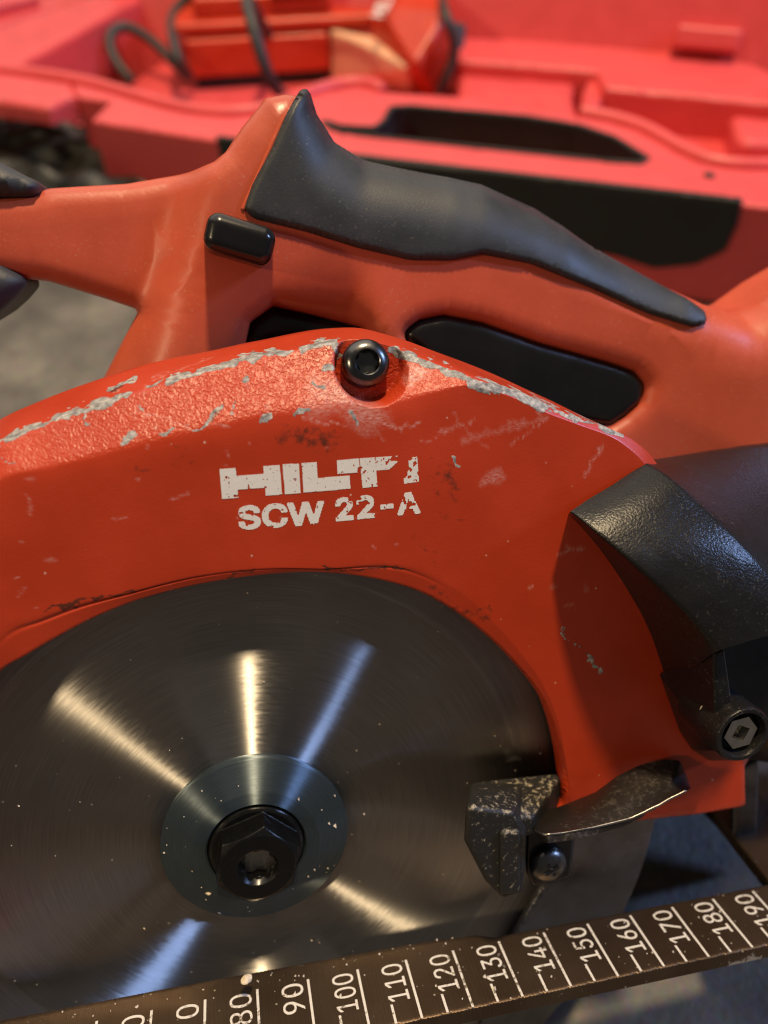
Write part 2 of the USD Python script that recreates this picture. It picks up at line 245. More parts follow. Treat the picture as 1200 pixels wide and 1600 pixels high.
def spun_metal(name, col, rough, aniso, ring=None, ring_col=None, hair=1.0, matte=0.0, qcol=(0.30, 0.27, 0.24)):
    """metal turned about the arbor: fine concentric grooves, so each lamp draws a radial streak"""
    ex, ez = Q @ [1, 0, 0], Q @ [0, 0, 1]
    n = {'g': ('geometry', {}), 'd': ('vector_math', {'math_type': 'subtract', 'vector2': tuple(BCw)}), 't': ('vector_math', {'math_type': 'normalize'}), 'r': ('vector_math', {'math_type': 'length'}),
         'x': ('vector_math', {'math_type': 'dot_product', 'vector2': tuple(ex)}), 'z': ('vector_math', {'math_type': 'dot_product', 'vector2': tuple(ez)}),
         'a': ('math', {'math_type': 'arctan2'}), 'r1': ('math', {'math_type': 'multiply', 'value2': 5200.0}), 'r2': ('math', {'math_type': 'multiply', 'value2': 1700.0}), 'a1': ('math', {'math_type': 'multiply', 'value2': 3.2}), 'a2': ('math', {'math_type': 'multiply', 'value2': 9.0}),
         'c1': ('combine_xyz', {}), 'c2': ('combine_xyz', {'z': 5.0}),
         'n1': ('noise_texture', {'scale': 1.0, 'detail': 2.0}), 'n2': ('noise_texture', {'scale': 1.0, 'detail': 3.0}),
         'big': ('noise_texture', {'scale': 45.0, 'detail': 4.0}),
         'v1': ('map_range', {'from_min': 0.3, 'from_max': 0.7, 'to_min': 0.86, 'to_max': 1.14}), 'v2': ('map_range', {'from_min': 0.3, 'from_max': 0.7, 'to_min': 0.88, 'to_max': 1.12}), 'vv': ('math', {'math_type': 'multiply'}), 'sc': ('vector_math', {'math_type': 'scale'}),
         'col': ('rgb_ramp', {'ramp': [(0.0, ring_col or col), (1.0, col)]}), 'ring': ('map_range', {'from_min': (ring or 1.0) + 0.0006, 'from_max': (ring or 1.0) - 0.0012, 'clamp': True}),
         'rg': ('map_range', {'from_min': 0.3, 'from_max': 0.7, 'to_min': rough - 0.035, 'to_max': rough + 0.05}), 'rg2': ('map_range', {'from_min': 0.0, 'from_max': 1.0, 'to_min': 0.0, 'to_max': 0.0}), 'rs': ('math', {'math_type': 'add'}),
         'tw': ('map_range', {'from_min': 0.0, 'from_max': 1.0, 'to_min': -0.004 * hair, 'to_max': 0.004 * hair}), 'an': ('map_range', {'from_min': 0.0, 'from_max': 1.0, 'to_min': -0.55, 'to_max': -aniso}),
         'b': ('bump', {'strength': 0.06 * hair, 'distance': 0.00003}),
         # dull smears and specks of dust
         'sn': ('noise_texture', {'scale': 62.0, 'detail': 4.0, 'roughness': 0.6}), 'sr': ('rgb_ramp', {'ramp': [(0.69, (matte,) * 3), (0.78, (0.22 + matte,) * 3)]}),
         'vn': ('voronoi_texture', {'scale': 240.0}), 'vr': ('map_range', {'from_min': 0.035, 'from_max': 0.07, 'to_min': 0.8, 'to_max': 0.0, 'clamp': True}), 'vm': ('noise_texture', {'scale': 60.0, 'detail': 2.0}), 'vk': ('rgb_ramp', {'ramp': [(0.48, (0, 0, 0)), (0.56, (1, 1, 1))]}), 'vx': ('mix', {'mix_type': 'multiply', 'fac': 1.0}), 'mx': ('mix', {'mix_type': 'add', 'fac': 1.0}),
         'q': ('diffuse_bsdf', {'color': qcol}), 'p': ('glossy_bsdf', {'distribution': 'ggx'}), 'm': ('mix_closure', {})}
    l = [('g.position', 'd.vector1'), ('d.vector', 't.vector1'), ('d.vector', 'r.vector1'), ('d.vector', 'x.vector1'), ('d.vector', 'z.vector1'), ('z.value', 'a.value1'), ('x.value', 'a.value2'),
         ('r.value', 'r1.value1'), ('r.value', 'r2.value1'), ('a.value', 'a1.value1'), ('a.value', 'a2.value1'), ('r1.value', 'c1.x'), ('a1.value', 'c1.y'), ('r2.value', 'c2.x'), ('a2.value', 'c2.y'), ('c1.vector', 'n1.vector'), ('c2.vector', 'n2.vector'), ('g.position', 'big.vector'),
         ('n1.fac', 'v1.value'), ('big.fac', 'v2.value'), ('v1.result', 'vv.value1'), ('v2.result', 'vv.value2'), ('r.value', 'ring.value'), ('ring.result', 'col.fac'), ('col.color', 'sc.vector1'), ('vv.value', 'sc.scale'), ('sc.vector', 'p.color'),
         ('n2.fac', 'rg.value'), ('ring.result', 'rg2.value'), ('rg.result', 'rs.value1'), ('rg2.result', 'rs.value2'), ('rs.value', 'p.roughness'), ('ring.result', 'an.value'), ('an.result', 'p.anisotropy'), ('t.vector', 'p.tangent'),
         ('n1.fac', 'b.height'), ('b.normal', 'p.normal'), ('n2.fac', 'tw.value'), ('tw.result', 'p.rotation'),
         ('g.position', 'sn.vector'), ('sn.fac', 'sr.fac'), ('g.position', 'vn.vector'), ('g.position', 'vm.vector'), ('vn.distance', 'vr.value'), ('vm.fac', 'vk.fac'), ('vr.result', 'vx.color1'), ('vk.color', 'vx.color2'), ('sr.color', 'mx.color1'), ('vx.color', 'mx.color2'), ('mx.color', 'm.fac'), ('p.BSDF', 'm.closure1'), ('q.BSDF', 'm.closure2')]
    return usdkit.material(stage, '/World/Looks/' + name, n, l, surface='m.closure')
m_blade = spun_metal('spun_blade_steel', (0.56, 0.535, 0.51), 0.44, 0.82, 0.0565, (0.34, 0.31, 0.30))
m_flange = spun_metal('turned_flange_steel', (0.20, 0.245, 0.28), 0.50, 0.74, hair=0.5, matte=0.30, qcol=(0.055, 0.078, 0.092))

def plate_material():
    """brown anodised aluminium, brushed across, worn to bright metal along the edge"""
    ex = Q @ [1, 0, 0]
    n = {'g': ('geometry', {}), 'x': ('vector_math', {'math_type': 'dot_product', 'vector2': tuple(ex)}), 'xs': ('math', {'math_type': 'multiply', 'value2': 5200.0}), 'c': ('combine_xyz', {}), 'n1': ('noise_texture', {'scale': 1.0, 'detail': 2.0}), 'n2': ('noise_texture', {'scale': 60.0, 'detail': 5.0}),
         'r': ('rgb_ramp', {'ramp': [(0.25, (0.085, 0.055, 0.035)), (0.75, (0.15, 0.105, 0.07))]}), 'v': ('map_range', {'from_min': 0.3, 'from_max': 0.7, 'to_min': 0.75, 'to_max': 1.25}), 's': ('vector_math', {'math_type': 'scale'}),
         'aw': ('attribute', {'attribute': 'wear'}), 'wn': ('noise_texture', {'scale': 700.0, 'detail': 6.0, 'roughness': 0.65}), 'wa': ('math', {'math_type': 'multiply_add', 'value2': 1.6, 'value3': -0.8}), 'ws': ('math', {'math_type': 'add'}), 'wr': ('map_range', {'from_min': 0.5, 'from_max': 0.58, 'clamp': True}), 'm1': ('mix', {'color2': (0.62, 0.58, 0.54)}),
         'b': ('bump', {'strength': 0.22, 'distance': 0.0001}), 'vn': ('voronoi_texture', {'scale': 420.0}), 'vr': ('map_range', {'from_min': 0.06, 'from_max': 0.10, 'to_min': 0.7, 'to_max': 0.0, 'clamp': True}), 'vm': ('noise_texture', {'scale': 90.0, 'detail': 2.0}), 'vk': ('rgb_ramp', {'ramp': [(0.48, (0, 0, 0)), (0.56, (1, 1, 1))]}), 'vx': ('mix', {'mix_type': 'multiply', 'fac': 1.0}),
         'q': ('diffuse_bsdf', {'color': (0.42, 0.36, 0.28)}), 'p': ('principled_bsdf', {'metallic': 0.85, 'roughness': 0.42}), 'm': ('mix_closure', {})}
    l = [('g.position', 'x.vector1'), ('x.value', 'xs.value1'), ('xs.value', 'c.x'), ('c.vector', 'n1.vector'), ('g.position', 'n2.vector'), ('n2.fac', 'r.fac'), ('n1.fac', 'v.value'), ('r.color', 's.vector1'), ('v.result', 's.scale'), ('s.vector', 'm1.color1'),
         ('g.position', 'wn.vector'), ('wn.fac', 'wa.value1'), ('wa.value', 'ws.value1'), ('aw.fac', 'ws.value2'), ('ws.value', 'wr.value'), ('wr.result', 'm1.fac'), ('m1.color', 'p.base_color'), ('n1.fac', 'b.height'), ('b.normal', 'p.normal'),
         ('g.position', 'vn.vector'), ('g.position', 'vm.vector'), ('vn.distance', 'vr.value'), ('vm.fac', 'vk.fac'), ('vr.result', 'vx.color1'), ('vk.color', 'vx.color2'), ('vx.color', 'm.fac'), ('p.BSDF', 'm.closure1'), ('q.BSDF', 'm.closure2')]
    return usdkit.material(stage, '/World/Looks/brushed_plate_metal', n, l, surface='m.closure')
m_plate = plate_material()
def floor_material():
    n = {'g': ('geometry', {}), 'n1': ('noise_texture', {'scale': 22.0, 'detail': 6.0, 'roughness': 0.62}), 'n2': ('noise_texture', {'scale': 400.0, 'detail': 4.0}), 'r': ('rgb_ramp', {'ramp': [(0.32, (0.05, 0.045, 0.038)), (0.5, (0.095, 0.086, 0.072)), (0.68, (0.17, 0.152, 0.125))]}),
         'm': ('mix', {'mix_type': 'overlay', 'fac': 0.5}), 'b': ('bump', {'strength': 0.4, 'distance': 0.001}), 'p': ('principled_bsdf', {'roughness': 0.6})}
    l = [('g.position', 'n1.vector'), ('g.position', 'n2.vector'), ('n1.fac', 'r.fac'), ('r.color', 'm.color1'), ('n2.color', 'm.color2'), ('m.color', 'p.base_color'), ('n2.fac', 'b.height'), ('b.normal', 'p.normal')]
    return usdkit.material(stage, '/World/Looks/concrete', n, l, surface='p.BSDF')
m_floor = floor_material()

# ------------------------------------------------------------------ floor
fv = np.array([[-3, -3, 0], [4, -3, 0], [4, 4, 0], [-3, 4, 0]], float)
structure('floor', (fv, np.array([[0, 1, 2], [0, 2, 3]])), m_floor)

# ------------------------------------------------------------------ open tool case
ZR = 58.0
e1 = unit(atw(1160, 318, ZR) - atw(340, 218, ZR)); e2 = np.array([-e1[1], e1[0], 0]); UP = np.array([0, 0, 1.0])
c0 = atw(340, 218, ZR)
case = thing('tool_case', 'large red plastic tool case lying open on the floor behind the saw', 'tool case', tuple((c0 * [1, 1, 0]) / 1000))
BACK = [(1400, 290), (1200, 264), (1110, 256), (1062, 236), (1000, 203), (950, 189), (900, 180), (720, 150), (640, 146), (600, 143), (560, 133), (500, 143), (430, 168), (400, 174), (150, 134), (0, 111), (-150, 88)]
front = [(120, 150), (172, 157), (141, 187), (340, 218), (540, 243), (1160, 318), (1400, 347)]
rimpoly = smoothpoly(poly_w(front + BACK[:-2] + [(110, 128)], ZR), 1.2)
slot = smoothpoly(poly_w([(500, 187), (530, 197), (585, 200), (600, 190), (612, 168), (640, 166), (820, 182), (905, 196), (960, 215), (1012, 247), (1000, 256), (950, 252), (700, 226), (560, 211), (520, 203)], ZR), 1.0)
part(case, 'rim', on_world(inflate(rimpoly.difference(slot), ZR, 2, 2.2, 6.0)), m_case, 40)
left = smoothpoly(poly_w([(-150, 145), (0, 156), (75, 167), (106, 152), (119, 150), (112, 128), (0, 111), (-150, 88)], ZR), 1.5)
part(case, 'rim', on_world(inflate(left, ZR, ZR - 11, 3.5, 5.0)), m_case, 40)
# ridge along the rim (the lid's seat)
for seg in ([(-150, 92), (0, 114), (150, 137), (400, 177), (430, 170), (500, 144), (560, 134), (596, 145)], [(905, 180), (950, 188), (1000, 203), (1062, 236), (1110, 256), (1200, 263), (1400, 288)]):
    q = np.array([atw(x, y - 3, ZR) for x, y in seg]); q[:, 2] = ZR + 0.5
    part(case, 'sealing_ridge', tube(curve(q, 80) / 1000, 0.0042, 10), m_case, True)
part(case, 'liner_lip', on_world(inflate(slot.buffer(1.8).difference(slot.buffer(-1.2)), ZR + 1.0, ZR - 3, 0.8, 3.0)), m_liner, 40)
part(case, 'slot_liner', on_world(inflate(slot.buffer(0.5).difference(slot.buffer(-1.0)), ZR - 1, 10, 0.3, 4.0)), m_liner, 40)
part(case, 'slot_floor', on_world(inflate(slot.buffer(-0.3), 12, 4, 0.3, 6.0)), m_liner, 40)
sc = atw(1108, 275, ZR)
part(case, 'rivet', frame(lathe([(3.2, 0), (3.2, 0.8), (2.2, 1.2), (0, 1.2)], 20), sc, e1, -UP, e2).apply_scale(0.001), m_liner, True)
# black liner plate hanging over the front wall
def wall_uv(px, py): p = atv(px, py, c0 - e2 * 2.5, e2) - c0; return (p @ e1, p[2])
lw = smoothpoly(sg.Polygon([wall_uv(*q) for q in [(337, 213), (540, 240), (1160, 313), (1152, 350), (1132, 392), (1085, 414), (1020, 420), (960, 400), (540, 330), (356, 285), (345, 250)]]), 1.5)
v, f = inflate(lw, 3.0, 0.2, 1.0, 5.0)
part(case, 'wall_liner', ((c0 + v[:, :1] * e1 + v[:, 1:2] * UP - v[:, 2:] * e2) / 1000, f), m_liner, 40)
ll = poly_w([(338, 211), (540, 238), (1160, 309), (1161, 316), (540, 246), (338, 218)], ZR + 0.8)
part(case, 'liner_lip', on_world(inflate(ll, ZR + 1.4, ZR - 2, 0.8, 3.0)), m_liner, 40)
# wells behind the rim
def block(pts, z, zb=3.0, r=3.0, name='moulded_tray', m=None, h=5.0): return part(case, name, on_world(inflate(smoothpoly(poly_w(pts, z), 2.0), z, zb, r, h)), m or m_case, 40)
lb = lambda a, b, z=0: c0 + e1 * a + e2 * b + UP * (z - c0[2])
def quad(a0, a1, b0, b1): return sg.Polygon([tuple(lb(a, b)[:2]) for a, b in ((a0, b0), (a1, b0), (a1, b1), (a0, b1))])
part(case, 'well_floor', on_world(inflate(quad(-160, 420, 26, 300), 16, 4, 1, 20.0)), m_case, 40)
# left side wall with its stepped rim
for (px0, px1, z, nm) in [((-20, 109), (208, -6), ZR - 2, 'side_rim')]:
    A, B = atw(*px0, z), atw(*px1, z)
    pa = poly_w([(-60, 100), (8, 112), (222, -6), (150, -10), (-60, 60)], z)
    part(case, nm, on_world(inflate(pa, z, 3, 4.0, 5.0)), m_case, 40)
block([(-60, 56), (140, -8), (70, -12), (-60, 24)], ZR - 14, name='side_step')
block([(-60, 20), (62, -10), (-60, -20)], ZR - 4, name='side_step')
# right-hand moulded trays
block([(716, 58), (800, 60), (900, 66), (1060, 78), (1180, 100), (1236, 128), (1236, 165), (1130, 154), (1040, 146), (945, 137), (932, 112), (905, 108), (716, 94)], 50)
block([(716, 93), (903, 110), (896, 150), (905, 186), (800, 172), (716, 160)], 40, r=5)
block([(925, 112), (945, 138), (940, 160), (915, 178), (908, 150)], 44, r=3)
block([(940, 140), (1240, 168), (1240, 262), (1110, 250), (1050, 225), (990, 196), (930, 180)], 24, r=2)
block([(990, 146), (1060, 152), (1060, 176), (985, 170)], 30, r=4)
block([(1140, 178), (1200, 172), (1260, 180), (1260, 225), (1165, 222), (1150, 210)], 40, r=5)
# lid standing open at the back
p0 = atw(720, 57, 50); n2 = unit(np.array([*(e2[:2]), 0]) - 0.30 * UP)
lid_up = unit(np.cross(e1, n2)); lid_up = lid_up * np.sign(lid_up[2])
def lidbox(a0, a1, h0, h1, t0, t1, r, name):
    m = rbox((a1 - a0, t1 - t0, h1 - h0), r)
    part(case, name, frame(m, p0 + e1 * (a0 + a1) / 2 + n2 * (t0 + t1) / 2 + lid_up * (h0 + h1) / 2, e1, n2, lid_up).apply_scale(0.001), m_case, 40)
lidbox(-300, 420, -50, 150, 4, 9, 2.4, 'lid')
q = atv(1102, 66, p0, n2) - p0
lidbox(q @ e1 - 22, q @ e1 + 22, q @ lid_up - 5, q @ lid_up + 9, -12, 6, 3.0, 'latch')

# ------------------------------------------------------------------ battery charger in the case
ch0 = atw(305, 141, 17); cu = unit((atw(520, 135, 17) - ch0)); cu = unit(cu + 0.10 * np.array([-cu[1], cu[0], 0])); cv = np.array([-cu[1], cu[0], 0])
charger = thing('battery_charger', 'red battery charger with black cable lying in the open case', 'charger', tuple(ch0 / 1000))
def cbox(u0, u1, v0, v1, z0, z1, r, name, m, parent=charger):
    b = rbox((u1 - u0, v1 - v0, z1 - z0), r)
    return part(parent, name, frame(b, ch0 + cu * (u0 + u1) / 2 + cv * (v0 + v1) / 2 + UP * (z0 + z1) / 2, cu, cv, UP).apply_scale(0.001), m, 40)
wpx = (atw(520, 135, 17) - ch0) @ cu
body = cbox(-2, wpx, 0, 110, 8, 34, 3, 'body', m_ored)
cbox(2, wpx - 3, 3, 100, 0, 9, 1.5, 'base', m_liner)
cbox(-8, wpx + 40, 4, 120, 36, 44, 3, 'top_cover', m_ored)
cbox(8, wpx + 6, 14, 110, 43, 58, 4, 'battery_dock', m_ored)
cbox(wpx * 0.62, wpx + 2, 10, 60, 56, 62, 1.5, 'dock_terminal', m_gloss)
# side housing with cooling fins
import manifold3d as m3
def chull(pts, r, name, m):
    sp_ = m3.Manifold.sphere(r, 16); q = m3.Manifold.batch_hull([sp_.translate(atw(*p).tolist()) for p in pts]).to_mesh()
    return part(charger, name, trimesh.Trimesh(q.vert_properties[:, :3] / 1000, q.tri_verts, process=False), m, 40)
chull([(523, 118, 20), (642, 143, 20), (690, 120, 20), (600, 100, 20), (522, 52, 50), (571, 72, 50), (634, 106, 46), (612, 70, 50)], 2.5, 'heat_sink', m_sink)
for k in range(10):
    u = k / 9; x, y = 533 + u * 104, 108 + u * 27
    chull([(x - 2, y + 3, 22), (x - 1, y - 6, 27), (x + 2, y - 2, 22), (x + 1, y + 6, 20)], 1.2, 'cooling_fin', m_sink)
chull([(664, 142, 20), (684, 148, 20), (722, 70, 20), (640, 60, 20), (592, 54, 54), (650, 96, 52), (690, 80, 52), (600, -14, 76), (690, -14, 76), (690, 30, 72), (604, 20, 70)], 5.0, 'side_housing', m_ored)
t = meshkit.text_mesh('HILTI', 9.0, 0.3, True); A_, B_, D_ = atw(597, 44, 66), atw(628, -8, 78), atw(622, 46, 66)
ex_ = unit(B_ - A_); ey_ = D_ - A_; ey_ = -unit(ey_ - ex_ * (ey_ @ ex_)); ez_ = np.cross(ex_, ey_)
if ez_ @ (Cw - A_) < 0: ey_, ez_ = -ey_, -ez_
part(charger, 'lettering', frame(t, A_ + ez_ * 6.5, ex_, ey_, ez_).apply_scale(0.001), m_white)
def cable(pts, zs, r=3.8):
    q = np.array([atw(x, y, z) for (x, y), z in zip(pts, zs)]); part(charger, 'power_cable', tube(curve(q, 70) / 1000, r / 1000, 12), m_cable, True)
cable([(392, -60), (396, 10), (400, 60), (418, 115), (445, 150), (455, 175)], [70, 86, 88, 70, 46, 30])
cable([(300, -25), (288, 0), (272, 22), (270, 55), (278, 90), (295, 118)], [70, 64, 60, 54, 46, 30])
cable([(292, 120), (262, 88), (225, 55), (190, 42), (172, 60), (176, 85), (190, 108), (207, 128)], [24, 34, 44, 48, 44, 36, 28, 20])
cable([(680, -40), (692, 5), (702, 40), (710, 75), (700, 115), (685, 150)], [84, 80, 74, 60, 44, 26], 3.4)
chull([(706, 40, 62), (722, 44, 60), (716, 100, 40), (700, 96, 40)], 3.0, 'cable_plug', m_cable)

# ------------------------------------------------------------------ unidentified dark things in the gap of the case, built as crumpled cloth
gap = thing('dark_things', 'unidentified dark things, built as crumpled cloth, in the shadowed gap at the left of the case', 'cloth', tuple(atw(60, 290, 0) / 1000))
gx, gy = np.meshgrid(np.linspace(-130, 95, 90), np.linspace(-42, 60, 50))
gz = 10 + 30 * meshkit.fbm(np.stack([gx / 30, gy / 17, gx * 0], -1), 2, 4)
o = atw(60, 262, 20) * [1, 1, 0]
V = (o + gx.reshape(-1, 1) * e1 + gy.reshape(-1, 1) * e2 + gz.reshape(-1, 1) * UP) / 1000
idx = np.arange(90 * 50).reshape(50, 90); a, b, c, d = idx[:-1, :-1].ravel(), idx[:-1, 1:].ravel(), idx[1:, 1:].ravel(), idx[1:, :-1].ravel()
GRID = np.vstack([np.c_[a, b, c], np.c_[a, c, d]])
part(gap, 'fold', (V, GRID), m_dark_things, True)

# ------------------------------------------------------------------ circular saw
saw = thing('circular_saw', 'worn red cordless circular saw with bare steel blade, leaning back on its base plate', 'circular saw', tuple(W([100, 40, 0]) * [1, 1, 0]))

# --- body and handle behind the blade
YB = 50.0
outer = [(-90, 318), (0, 308), (60, 304), (82, 297), (200, 290), (300, 273), (335, 263), (352, 250), (375, 215), (400, 184), (410, 170), (440, 163), (470, 164),
         (482, 196), (512, 236), (562, 264), (640, 280), (740, 300), (820, 336), (900, 386), (1000, 441), (1060, 472), (1108, 488), (1150, 474), (1200, 438), (1300, 380), (1500, 420), (1500, 1000), (1000, 1050), (500, 1000), (110, 900),
         (140, 720), (165, 588), (192, 535), (219, 484), (165, 466), (80, 440), (0, 431), (-90, 424)]
bp = smoothpoly(poly_saw(outer, YB), 0.8)
dark1 = poly_saw([(380, 540), (396, 500), (430, 480), (500, 496), (575, 515), (610, 545), (600, 640), (383, 640)], YB - 12)
Hc = np.array([at(x, y, YB)[[0, 2]] for x, y in [(600, 340), (760, 370), (930, 440), (1090, 530)]])
def body_r(p):
    handle = np.exp(-((np.min(np.linalg.norm(p[:, None] - Hc[None], axis=2), 1) / 26) ** 4)); arm = 1 / (1 + np.exp((p[:, 0] - 74) / 3))
    return 4.0 + 10.0 * handle * (1 - arm)
def body_top(p):
    """height towards the viewer: the arm lies further back than the column; the rear bulges out"""
    arm = np.clip(0.5 - (p[:, 0] - (72 + 0.40 * (p[:, 1] - 130))) / 10.0, 0, 1); arm = arm * arm * (3 - 2 * arm); rear = 1 / (1 + np.exp(-(p[:, 0] - 186 + 0.3 * (p[:, 1] - 120)) / 7))
    return -YB + 13.5 - 7 * arm + 7 * rear
def body_skin(p):
    r = np.maximum(body_r(p), 1e-6); k = np.clip(np.where(shapely.contains_xy(bp, p[:, 0], p[:, 1]), shapely.distance(bp.boundary, shapely.points(p)) + 1.0, 0.5) / r, 0, 1)
    return body_top(p) - r * (1 - np.sqrt(np.maximum(0, 1 - (1 - k) ** 2)))
def on_skin(pts, n_edge=()):
    out = []
    for i, (x, y) in enumerate(pts):
        Y = (list(n_edge)[i] if i < len(n_edge) else 38.0) if n_edge else 38.0
        if not n_edge or i >= len(n_edge):
            for _ in range(8):
                q = at(x, y, Y)[[0, 2]]; Y = 0.5 * Y + 0.5 * float(-body_top(q[None])[0])
        out.append(tuple(at(x, y, Y)[[0, 2]]))
    return sg.Polygon(out).buffer(0)
grip = smoothpoly(on_skin([(469, 160), (483, 195), (514, 235), (564, 262), (640, 278), (742, 298), (822, 334), (902, 384), (1002, 439), (1082, 475), (1111, 488), (1108, 501), (1084, 505), (1020, 486), (930, 446), (830, 406), (752, 391), (702, 401), (640, 400), (560, 381), (480, 356), (400, 336), (388, 326), (400, 292), (430, 236), (452, 184)], (50, 50, 50, 50, 50, 50, 50, 48, 43, 35.5)), 0.5)
dark1 = on_skin([(380, 560), (392, 505), (430, 478), (500, 494), (575, 513), (612, 560), (600, 640), (383, 640)])
dark2 = smoothpoly(on_skin([(630, 522), (660, 501), (700, 493), (760, 505), (850, 537), (960, 568), (1000, 582), (1016, 602), (1010, 630), (985, 652), (960, 668), (860, 656), (700, 600)]), 2.0)
body = part(saw, 'motor_housing', on_saw(inflate(bp.difference(dark1).difference(dark2), body_top, -YB - 14, lambda p: np.minimum(body_r(p), 3.2 + 9 * np.clip((shapely.distance(dark2, shapely.points(p)) - 6) / 8, 0, 1)), 1.0, 6.0, 6)), m_body, 50)
part(saw, 'trigger', on_saw(inflate(dark1.buffer(1.5), lambda p: body_top(p) - 9, -YB - 8, 4, 2.5)), m_gloss, 40)
part(saw, 'hand_rest', on_saw(inflate(dark2.buffer(0.3), lambda p: body_top(p) - 1.3, -YB, 2.6, 1.2, 0, 6)), m_gloss, 40)
part(saw, 'rubber_grip', on_saw(inflate(grip.buffer(0.8), lambda p: body_skin(p) + 1.5, -YB - 14.6, 1.3, 1.5, 0, 4)), m_grip, 50)
sq_ = np.array([at(x, y, 38.0) for x, y in [(452, 172), (436, 204), (415, 250), (396, 292), (379, 330)]]); sq_ = curve(sq_, 50); sq_[:, 1] = -body_skin(sq_[:, [0, 2]]) + 0.25
part(saw, 'shell_seam', sawmesh(tube(sq_, 0.55, 10)), m_body, True)
# lock-off button
b0, b1 = at(321, 361, 33), at(425, 393, 33); bd = unit(b1 - b0); bn = np.array([0, -1.0, 0]); bz = unit(np.cross(bd, bn)); bz = bz * np.sign(bz[2])
bm = rbox((np.linalg.norm(b1 - b0), 14, 7.0), 2.4, 3)
part(saw, 'lock_button', sawmesh(frame(bm, (b0 + b1) / 2, bd, bn, bz)), m_gloss, 40)
for pts, nm in (([(-120, 215), (-20, 240), (0, 252), (40, 274), (83, 293), (72, 303), (40, 309), (0, 309), (-120, 312)], 'front_pad'), ([(-120, 395), (0, 411), (30, 428), (44, 440), (22, 466), (0, 486), (-120, 560)], 'front_pad')):
    part(saw, nm, on_saw(inflate(smoothpoly(poly_saw(pts, YB - 6), 1.6), -YB + 8.5, -YB - 10, 4, 1.2, 3)), m_grip, 40)

# --- upper blade guard: rings of a shell swept about the arbor
O2 = np.array([90.0, 26.0])
def polar(pts, Y):
    q = np.array([at(x, y, Y)[[0, 2]] for x, y in pts]) - O2
    th = np.degrees(np.arctan2(q[:, 1], q[:, 0])); th[th < -90] += 360; r = np.hypot(*q.T); o = np.argsort(th); return th[o], r[o]
def radial(pts, Y, ends=()):
    th, r = polar(pts, Y)
    for t_, r_ in ends: th, r = np.append(th, t_), np.append(r, r_)
    o = np.argsort(th); th, r = th[o], r[o]; k = np.r_[True, np.diff(th) > 0.3]; return PchipInterpolator(th[k], r[k], extrapolate=False), th[k][[0, -1]], r[k][[0, -1]]
def ev(q, T): fn, e, r = q; return np.where(T < e[0], r[0], np.where(T > e[1], r[1], fn(np.clip(T, *e))))
YF = 4.0
g_open = radial([(0, 1050), (50, 1018), (100, 989), (150, 963), (200, 942), (300, 914), (400, 898), (490, 893), (560, 899), (640, 918), (700, 948), (760, 993), (800, 1033), (840, 1085), (862, 1140), (874, 1195), (880, 1260)], 6.2, [(205, 60)])
g_lip = radial([(0, 985), (60, 962), (110, 945), (210, 922), (300, 900), (400, 888), (500, 888), (640, 885), (720, 925), (775, 975), (812, 1018), (850, 1072), (874, 1135), (885, 1195), (890, 1260)], YF, [(205, 63)])
g_sil = radial([(0, 655), (60, 628), (165, 590), (300, 556), (400, 535), (530, 513), (565, 513), (620, 527), (700, 556), (800, 597), (900, 645), (985, 694), (1040, 770), (1100, 880)], 20, [(205, 92)])
g_edge = radial([(0, 692), (60, 666), (120, 644), (200, 616), (300, 585), (400, 558), (470, 545), (525, 534), (570, 532), (620, 544), (680, 568), (740, 590), (790, 606), (850, 632), (900, 652), (970, 682), (990, 698), (1040, 775), (1100, 885)], 11.0, [(205, 92)])
g_crease = radial([(0, 752), (80, 732), (180, 708), (300, 678), (400, 655), (500, 642), (600, 634), (680, 614), (730, 604), (790, 618), (850, 644), (900, 663), (970, 692), (995, 712), (1045, 785), (1100, 895)], YF, [(205, 84)])
NT, T0, T1 = 820, 196.0, 2.0
T = np.linspace(T0, T1, NT)
ro, rl, rs, re, rc = (ev(g, T) for g in (g_open, g_lip, g_sil, g_edge, g_crease))
bevel_y = YF + 7.0 * np.clip((re - rc) / 9.0, 0.12, 1)
re = np.maximum(re, rc + 0.6); rs = np.maximum(rs, re + 0.8)
spans = [(rs - 0.3, np.full(NT, 30.0)), (rs, np.full(NT, 21.0)), (re, bevel_y), (rc, np.full(NT, YF)), (rl, np.full(NT, YF + 0.0)), (ro + 0.5, np.full(NT, 4.5)), (ro, np.full(NT, 5.8)), (ro + 0.6, np.full(NT, 10.4))]
cnt = [8, 34, 52, 70, 26, 8, 8]
Rg, Yg, tag_ = [], [], []
for i, n in enumerate(cnt):
    for k in range(n):
        u = k / n; Rg.append(spans[i][0] * (1 - u) + spans[i + 1][0] * u); Yg.append(spans[i][1] * (1 - u) + spans[i + 1][1] * u); tag_.append(i + u)
Rg.append(spans[-1][0]); Yg.append(spans[-1][1]); tag_.append(len(cnt))
Rg, Yg = np.array(Rg), np.array(Yg)
Yg = gaussian_filter(Yg, (1.4, 2.0), mode='nearest'); Rg = gaussian_filter(Rg, (0.8, 1.0), mode='nearest')
# the lip line between the face and the opening: a shallow fold, deepest at two places
lipfold = np.interp(T, [20, 60, 75, 86, 92, 100, 112, 120, 132, 196], [0, 0, .35, .9, .5, .4, .9, .9, .1, 0])
row = np.array(tag_)
wc_ = np.exp(-((row - 3.0) / 0.22) ** 2)[:, None]; Yg = Yg * (1 - wc_) + gaussian_filter(Yg, (7, 2), mode='nearest') * wc_
Yg += 0.5 * lipfold[None] * np.exp(-((row[:, None] - 4.25) / 0.06) ** 2)
Xg = O2[0] + Rg * np.cos(np.radians(T)); Zg = O2[1] + Rg * np.sin(np.radians(T))
